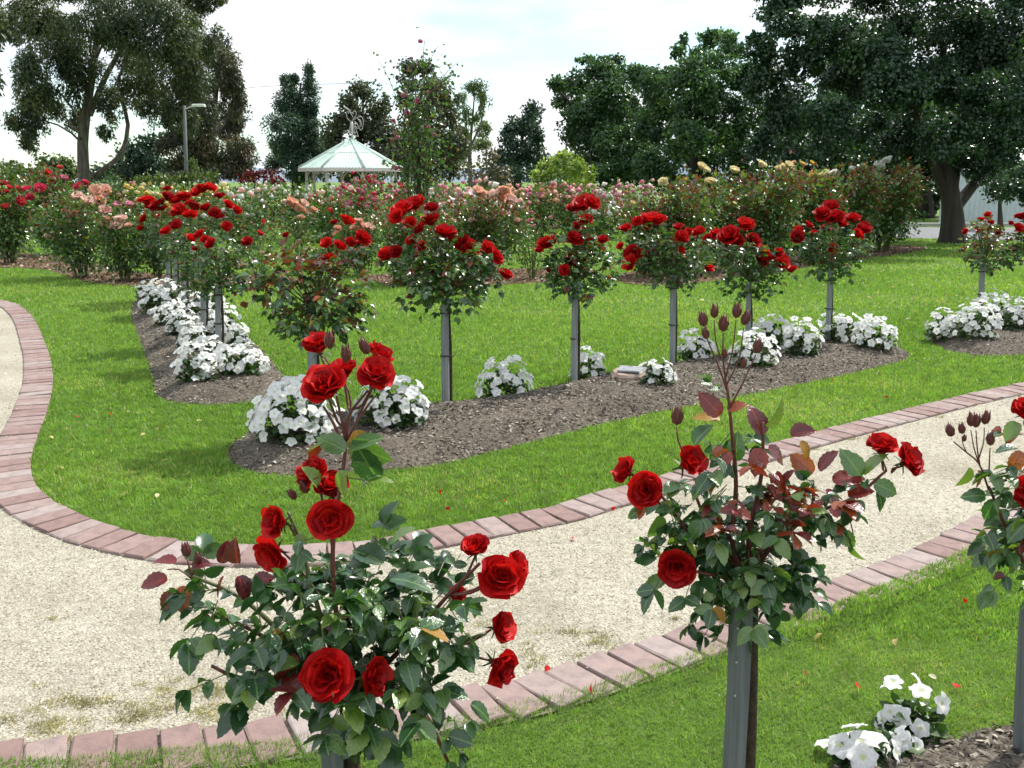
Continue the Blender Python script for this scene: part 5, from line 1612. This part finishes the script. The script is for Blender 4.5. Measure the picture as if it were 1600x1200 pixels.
tree('gum_tree', 'brownish domed gum tree right behind the gazebo roof', 'tree', 68, [(560,290),(562,230),(568,160)], [([(561,240,0),(540,200,0)], .12), ([(562,230,0),(595,190,0)], .12)],
     [(570,142,24,20),(545,165,24,24),(592,168,24,26),(525,195,22,22),(560,195,34,28),(600,205,36,32),(525,235,28,30),(515,215,22,26),(506,252,26,28),(625,225,28,30),(565,245,40,28),(610,245,30,30),(560,275,50,14)], M['gum_leaf_brown'], M['dark_bark'], 808, .21, LEAF_WIDE, 4.5, .35, .1, 1.2)
tree('gum_tree', 'tall gum tree behind the climbing pillar rose', 'tree', 60, [(668,290),(670,220),(668,130)], [([(669,240,0),(690,190,0)], .12)],
     [(635,112,26,18),(660,105,22,16),(685,140,26,28),(650,150,34,26),(700,180,22,34),(660,190,38,28),(640,225,28,28),(690,228,36,34),(715,235,26,32),(625,250,30,24),(665,262,52,24),(705,262,26,20)], M['gum_leaf_brown'], M['dark_bark'], 809, .2, LEAF_WIDE, 4.2, .3, .15, 1.2)
tree('gum_tree', 'small airy light green gum tree right of the climbing pillar rose', 'tree', 72, [(736,290),(734,240),(738,190),(742,140)], [([(735,230,0),(752,190,0),(758,150,0)], .1), ([(734,220,0),(722,175,0)], .1)],
     [(742,138,24,14),(720,158,13,18),(757,160,12,22),(735,180,18,16),(757,202,16,18),(725,205,16,14),(748,222,26,14),(720,240,16,18)], M['olive_leaf'], M['gum_bark'], 810, .22, LEAF_THIN, 3.2, .22, .25, 1.0, 12, .36)
tree('cypress_tree', 'dense dark rounded tree between the airy gum and the elms', 'tree', 54, [(808,290),(810,250),(820,200)], [], [(832,176,18,18),(815,196,26,22),(838,205,18,26),(793,212,16,20),(800,240,28,30),(832,245,24,32),(785,258,20,28),(812,272,46,20),(848,262,18,24),(775,268,20,22)], M['dark_leaf'], M['dark_bark'], 811, .18, LEAF_QUAD, 5, .3, .05)
tree('lime_shrub', 'yellow green feathery shrub below the elms', 'shrub', 33, [(882,300),(880,285),(880,265)], [], [(880,250,20,16),(856,262,24,14),(904,260,20,18),(840,275,16,10),(880,278,40,18),(922,272,14,12),(875,296,50,12),(905,290,26,14)], M['lime_leaf'], M['dark_bark'], 812, .12, LEAF_WIDE, 4, .08, -.05, .4, 12, .34)
tree('smoke_bush', 'reddish smoke bush between the pillar rose and dark tree', 'shrub', 31, [(758,305),(758,290),(760,270)], [], [(760,250,26,18),(740,270,24,20),(782,272,22,18),(762,288,42,16)], M['smoke_leaf'], M['dark_bark'], 813, .11, LEAF_WIDE, 2.0, .06, -.05, .4)
tree('maroon_shrub', 'dark red leaved shrub left of the gazebo', 'shrub', 44, [(412,300),(412,285),(412,275)], [], [(410,272,30,10),(390,282,20,10),(432,282,18,10)], M['maroon_leaf'], M['dark_bark'], 814, .14, LEAF_WIDE, 3.0, .06, 0, .4)
tree('mint_shrub', 'pale green upright shrub right of the largest gum trunk', 'shrub', 28, [(176,305),(176,290),(176,280)], [], [(176,280,15,14),(170,296,18,14),(186,298,16,14)], M['mint_leaf'], M['dark_bark'], 815, .10, LEAF_THIN, 2.6, .05, -.1, .3)
tree('yellow_shrub', 'tall leggy yellow flowered bush below the lamp post', 'shrub', 32, [(300,310),(300,285),(301,262)], [], [(300,258,8,16),(285,280,26,14),(320,276,26,14),(240,282,36,12)], M['olive_leaf'], M['dark_bark'], 816, .11, LEAF_WIDE, 2.4, .05, -.1, .3)
tree('elm_tree', 'left elm of the dark group with a branch reaching left', 'tree', 50, [(945,300),(945,240),(940,150)], [([(945,230,0),(900,170,0),(865,135,0)], .12), ([(944,240,0),(985,160,0)], .14)],
     [(935,108,32,20),(905,130,30,22),(872,132,18,14),(890,160,28,24),(950,145,44,34),(985,120,32,28),(1010,118,26,24),(1005,165,36,36),(905,195,36,30),(960,190,44,40),(890,215,18,26),(930,235,40,34),(980,235,40,40),(940,268,44,26),(995,270,44,24),(1010,225,36,40),(945,235,40,40),(930,180,40,40),(895,265,24,20),(915,92,16,8),(958,92,16,9)],
     M['elm_leaf'], M['dark_bark'], 821, .165, LEAF_WIDE, 6, .35, .08, 1.5, 14, .36)
tree('elm_tree', 'middle elm of the dark group with pointed upper branches', 'tree', 43, [(1085,310),(1085,240),(1090,150)], [([(1086,230,0),(1065,120,0),(1066,62,0)], .12), ([(1086,240,0),(1130,150,0)], .14)],
     [(1068,62,7,16),(1060,80,12,12),(1085,85,14,14),(1110,62,24,18),(1140,70,30,24),(1060,118,34,24),(1025,135,28,26),(1110,110,42,32),(1050,165,40,32),(1120,165,50,36),(1165,130,40,36),(1020,200,30,32),(1075,215,46,34),(1140,220,50,36),(1030,255,44,32),(1100,258,56,32),(1175,255,50,34),(1180,190,40,40),(1090,190,46,46),(1085,130,40,40),(1060,285,60,18),(1150,285,60,18)],
     M['elm_leaf'], M['dark_bark'], 822, .145, LEAF_WIDE, 5.5, .35, .08, 1.5, 14, .36)
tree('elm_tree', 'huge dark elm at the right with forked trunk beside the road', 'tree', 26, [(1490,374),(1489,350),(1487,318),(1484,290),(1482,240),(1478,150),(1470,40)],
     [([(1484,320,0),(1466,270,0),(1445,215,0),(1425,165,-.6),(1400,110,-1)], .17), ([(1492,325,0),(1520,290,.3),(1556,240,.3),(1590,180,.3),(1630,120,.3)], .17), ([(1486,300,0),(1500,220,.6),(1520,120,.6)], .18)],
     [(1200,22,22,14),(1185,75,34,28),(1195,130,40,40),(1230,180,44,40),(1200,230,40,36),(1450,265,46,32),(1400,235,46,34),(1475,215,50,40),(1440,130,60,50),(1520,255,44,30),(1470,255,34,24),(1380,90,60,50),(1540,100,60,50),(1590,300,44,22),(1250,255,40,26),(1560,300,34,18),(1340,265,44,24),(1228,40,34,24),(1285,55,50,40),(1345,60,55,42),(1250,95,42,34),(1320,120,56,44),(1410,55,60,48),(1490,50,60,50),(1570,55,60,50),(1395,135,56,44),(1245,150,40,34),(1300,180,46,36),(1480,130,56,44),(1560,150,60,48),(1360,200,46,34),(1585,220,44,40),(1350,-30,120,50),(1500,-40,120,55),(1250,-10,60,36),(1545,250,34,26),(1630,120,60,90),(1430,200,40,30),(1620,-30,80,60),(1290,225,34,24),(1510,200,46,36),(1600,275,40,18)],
     M['big_elm_leaf_shaded'], M['dark_bark'], 823, .092, LEAF_WIDE, 5.5, .34, .08, 1.6, 18, .36)
tree('elm_tree', 'shaded elm filling the background behind the bronze hedge', 'tree', 40, [(1300,310),(1300,260),(1305,180)], [([(1300,270,0),(1350,215,0)], .12)], [(1230,215,46,44),(1300,200,56,50),(1370,210,56,50),(1240,262,46,26),(1310,262,60,32),(1385,270,56,32),(1280,300,70,20),(1380,305,60,20),(1330,140,70,50),(1420,170,50,50)], M['elm_leaf'], M['dark_bark'], 824, .22, LEAF_WIDE, 5.5, .3, .08, 1.5)
tree('elm_tree', 'shaded elm behind the forked trunk', 'tree', 44, [(1450,330),(1448,290),(1440,220)], [], [(1430,240,50,46),(1500,220,60,50),(1560,200,60,50),(1440,310,46,34),(1500,300,46,34),(1400,300,44,36),(1420,335,34,22),(1520,320,26,20),(1480,150,70,60),(1590,120,60,60)], M['elm_leaf'], M['dark_bark'], 825, .24, LEAF_WIDE, 5.5, .3, .08, 1.5)
tree('young_tree', 'slim young tree right of the forked trunk, in front of the fence', 'tree', 33, [(1563,362),(1563,340),(1562,310),(1562,280)], [], [(1562,282,34,20),(1585,265,30,20),(1540,275,26,16)], M['elm_leaf'], M['dark_bark'], 826, .15, LEAF_WIDE, 4, .11, .1, .8)
print('tree leaves', NLEAF)

# ---------------------------------------------------------------- pillar rose
def pillar_rose():
    g = rng_of(71); Y = 23.0
    b = at(655, 283, Y); O = np.array([b[0], Y, 0])
    root = thing('climbing_rose', 'tall sparse climbing rose with pink blooms on a pillar, right of the gazebo', 'rose bush', O)
    mb = MB(); B, D = [], []
    for i in range(22):
        x0 = 655 + g.normal() * 12; xt = 655 + g.normal() * 22; yt = g.uniform(62, 190)
        P = catmull(np.array([at(x0, 345, Y + g.normal() * .2) * [1, 1, 0], at(x0 * .6 + xt * .4 + g.normal() * 8, 230, Y + g.normal() * .3), at(xt, yt + 30, Y + g.normal() * .3), at(xt + g.normal() * 14, yt, Y + g.normal() * .4)]), .3)
        mb.tube(P - O, np.linspace(.016, .005, len(P)), 4, 0, False)
        k = 52
        i_ = g.integers(1, len(P), k); B.append(P[i_] + g.normal(0, .13, (k, 3))); D.append(g.normal(size=(k, 3)))
    k = 700
    q = np.stack([g.normal(655, 26, k), g.uniform(200, 320, k)], 1)
    B.append(np.array([at(x, y, Y + g.normal() * .35) for x, y in q])); D.append(g.normal(size=(k, 3)))
    o = link('canes', mb.mesh('canes', M['stem_bark'], True), root); o['kind'] = 'stuff'
    B, D = np.concatenate(B), np.concatenate(D); n = len(B)
    V, F = scatter(*LEAF_WIDE, B - O, frames(nrm(D - [0, 0, .5]), nrm(g.normal(size=(n, 3)) + [0, 0, .8])), .10 * g.uniform(.7, 1.3, n))
    t = np.clip(g.normal(.5, .22, n), 0, .86)
    o = link('foliage', np_mesh('foliage', V, F, M['rose_foliage'], tint=np.repeat(t, 4)), root); o['kind'] = 'stuff'
    for x, y, r in [(822,208,16),(690,338,10),(735,478,18),(808,505,20),(757,565,17),(687,605,15),(707,688,16),(680,700,12),(862,635,12),(892,675,15),(775,290,9),(860,460,11),(710,585,8),(693,668,10),(700,845,14),(715,838,12)]:
        p = at(400 + x / 3.2, y / 3.2, Y - .3)
        f = link('flower', rose_mesh('pink', 20 + int(g.integers(4)), 3, 3), root)
        orient(f, nrm(np.array([g.normal() * .5, -.9, .4])), g.random() * 6, r / 3.2 / ppm(Y, 4) * 1.15, p - O)
    po = MB(); po.tube([(0, 0, 0), (0, 0, 2.6)], [.04, .035], 8)
    link('post', po.mesh('post', M['stem_bark'], True), root)
pillar_rose()

# ---------------------------------------------------------------- gazebo
M['roof_mint'] = plain_mat('mint_roof_steel', (0.52, 0.66, 0.59), 0.45, 0.4, 3, .07)
M['cream_paint'] = plain_mat('cream_paint', (0.72, 0.74, 0.68), 0.5, 0.4, 4, .06)
M['wire'] = plain_mat('pale_wire', (0.62, 0.62, 0.58), 0.4, 0.5, 10, .1)
def gazebo():
    Y = 50.0
    R = (618 - 463) / 2 / ppm(Y, 2.3) + .15
    cx = at(549, 250, Y)[0]
    ze = at(549, 263, Y)[2]; za = at(549, 217, Y)[2]
    root = thing('gazebo', 'octagonal gazebo with pale mint metal roof and wire angel finial', 'gazebo', (cx, Y, 0))
    ang = [math.radians(22.5 + 45 * i) for i in range(8)]
    ev = [np.array([R * math.cos(a), R * math.sin(a), ze]) for a in ang]
    ap = np.array([0, 0, za])
    for i in range(8):
        a, b = ev[i], ev[(i + 1) % 8]
        # ribbed sheet in two lengths
        mb = MB(); n = 26
        for (t0, t1, lift) in ((0.0, .52, 0.0), (.5, .985, .02)):
            V, F = [], []
            for k in range(n + 1):
                u = k / n
                for t in (t0, t1):
                    p = a + (b - a) * u; q = p + (ap - p) * t
                    V.append(q + np.array([0, 0, lift + (.018 if k % 2 else 0)]))
            for k in range(n):
                F.append((2*k, 2*k + 2, 2*k + 3, 2*k + 1))
            mb.add(V, F)
        link('roof_panel', mb.mesh('roof_panel', M['roof_mint']), root)
        mb = MB(); mb.tube([a + [0, 0, .03], ap + [0, 0, .02]], [.07, .05], 6)
        link('ridge_cap', mb.mesh('ridge_cap', M['roof_mint'], True), root)
        mb = MB()
        d = nrm(np.array([a[0] + b[0], a[1] + b[1], 0])) * .05
        V = [a, b, b - [0, 0, .17], a - [0, 0, .17]]; V = V + [v + d for v in V]
        mb.add(V, [(0,1,2,3),(7,6,5,4),(4,5,1,0),(5,6,2,1),(6,7,3,2),(7,4,0,3)])
        link('fascia', mb.mesh('fascia', M['cream_paint']), root)
        p = ev[i] * .86; mb = MB()
        mb.box((p[0] - .06, p[1] - .06, 0), (p[0] + .06, p[1] + .06, ze + .1))
        po = link('post', mb.mesh('post', M['cream_paint']), root)
        nx = nrm((ev[(i + 1) % 8] - ev[i]) * [1, 1, 0]); pv = nrm((ev[i - 1] - ev[i]) * [1, 1, 0])
        mb = MB()
        for dr in (nx, pv):
            mb.tube(catmull(np.array([[p[0], p[1], ze - .75], [p[0] + dr[0] * .12, p[1] + dr[1] * .12, ze - .35], [p[0] + dr[0] * .45, p[1] + dr[1] * .45, ze - .1]]), .15), .03, 5)
        link('bracket', mb.mesh('bracket', M['cream_paint']), po)
    fl = MB(); fl.add([np.array([v[0] * .95, v[1] * .95, .12]) for v in ev], [tuple(range(8))])
    link('floor', fl.mesh('floor', M['kerb']), root)
    # wire angel with a trumpet
    def zp(x, y): 
        q = at(440 + x / 8, 160 + y / 8, Y); return q - np.array([cx, Y, 0])
    f = MB()
    W = lambda pts, r=.012: f.tube(catmull(np.array([zp(x, y) for x, y in pts]), .1), r, 5)
    f.tube([zp(885, 450), zp(878, 240)], [.07, .035], 6)
    W([(870,250),(845,340),(800,420)]); W([(885,250),(930,340),(960,425)]); W([(800,420),(880,410),(960,425)]); W([(810,380),(880,372),(945,380)]); W([(862,250),(860,340),(840,425)]); W([(890,250),(905,340),(920,425)])
    W([(870,240),(830,210),(810,150),(830,110),(880,130),(915,105),(935,150),(910,190),(880,235)]); W([(850,110),(870,150),(900,190)])
    f.tube([zp(868, 112), zp(775, 48)], [.02, .05], 6)
    W([(900,220),(950,185),(1000,180),(1022,230),(1015,310),(995,345),(975,330),(985,260),(960,215)]); W([(905,235),(940,260),(960,310),(945,330),(925,290)]); W([(940,200),(990,230),(1000,300)])
    link('finial', f.mesh('finial', M['wire'], True), root)
gazebo()

# ---------------------------------------------------------------- lamp post, fence, hills, wires
def lamp_post():
    Y = 36.0; b = at(289, 283, Y); O = np.array([b[0], Y, 0])
    root = thing('lamp_post', 'grey timber lamp post with a short side arm before the gum trees', 'lamp post', O)
    zt = at(289, 165, Y)[2]
    m = MB(); m.tube([(0, 0, 0), (.08, 0, zt * .5), (.17, 0, zt)], [.08, .07, .06], 10)
    link('pole', m.mesh('pole', M['stake'], True), root)
    m = MB(); m.tube([(.17, 0, zt - .15), (.4, -.05, zt - .05), (.68, -.1, zt - .02)], [.03, .025, .02], 6)
    link('arm', m.mesh('arm', M['wire'], True), root)
    m = MB(); m.box((.5, -.2, zt - .05), (.96, 0, zt + .05), 0, .03)
    link('lantern', m.mesh('lantern', M['cream_paint']), root)
lamp_post()
M['fence'] = plain_mat('pale_steel_fence', (0.50, 0.57, 0.60), 0.5, 0.4, 2, .06)
def fence():
    root = thing('fence', 'pale blue grey sheet fence behind the road at the right', 'fence', (18.2, 37.2, 0))
    for i in range(6):
        x0 = -1.6 + i * 2.36; m = MB(); V, F = [], []
        n = 24
        for k in range(n + 1):
            V += [(x0 + 2.28 * k / n, .05 * (k % 2), .05), (x0 + 2.28 * k / n, .05 * (k % 2), 1.95)]
        F = [(2*k, 2*k + 2, 2*k + 3, 2*k + 1) for k in range(n)]
        m.add(V, F); link('fence_panel', m.mesh('fence_panel', M['fence']), root)
        m = MB(); m.box((x0 - .06, -.03, 0), (x0 - .005, .04, 2.0)); link('fence_post', m.mesh('fence_post', M['fence']), root)
    m = MB(); m.box((-1.7, -.04, 1.951), (12.6, .09, 2.0)); link('top_rail', m.mesh('top_rail', M['fence']), root)
fence()
M['hill'] = plain_mat('haze_tinted_hill', (0.22, 0.27, 0.33), 1.0, 0.0, .01, .2)  # distance haze painted in as a blue-grey hill colour
def hills():
    n = 90; V, F = [], []
    g = rng_of(5)
    for i in range(n):
        a = -1.0 + 2.0 * i / (n - 1)
        x, y = math.sin(a) * 1300, math.cos(a) * 1300
        h = 16 + 10 * math.sin(a * 7 + 1) + 6 * math.sin(a * 17) + 3 * math.sin(a * 41)
        V += [(x, y, -1), (x * 1.03, y * 1.03, h), (x * 1.15, y * 1.15, h * 1.25)]
    for i in range(n - 1):
        for k in (0, 1):
            F.append((3*i + k, 3*i + 3 + k, 3*i + 4 + k, 3*i + 1 + k))
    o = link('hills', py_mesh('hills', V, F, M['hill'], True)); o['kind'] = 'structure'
hills()
M['cable'] = plain_mat('cable_black', (0.08, 0.08, 0.09), .6, .3, 5, .1)
def cables():
    m = MB()
    for i, dy in enumerate((0,)):
        Y = 75
        P = np.array([at(x, y, Y) for x, y in ((-120, 208), (60, 190), (240, 158), (400, 136), (560, 130))])
        m.tube(catmull(P, 3.0), .018, 4)
    o = link('power_cable', m.mesh('power_cable', M['cable'])); tag(o, 'thin overhead power cable crossing the sky at the left', 'cable')
cables()
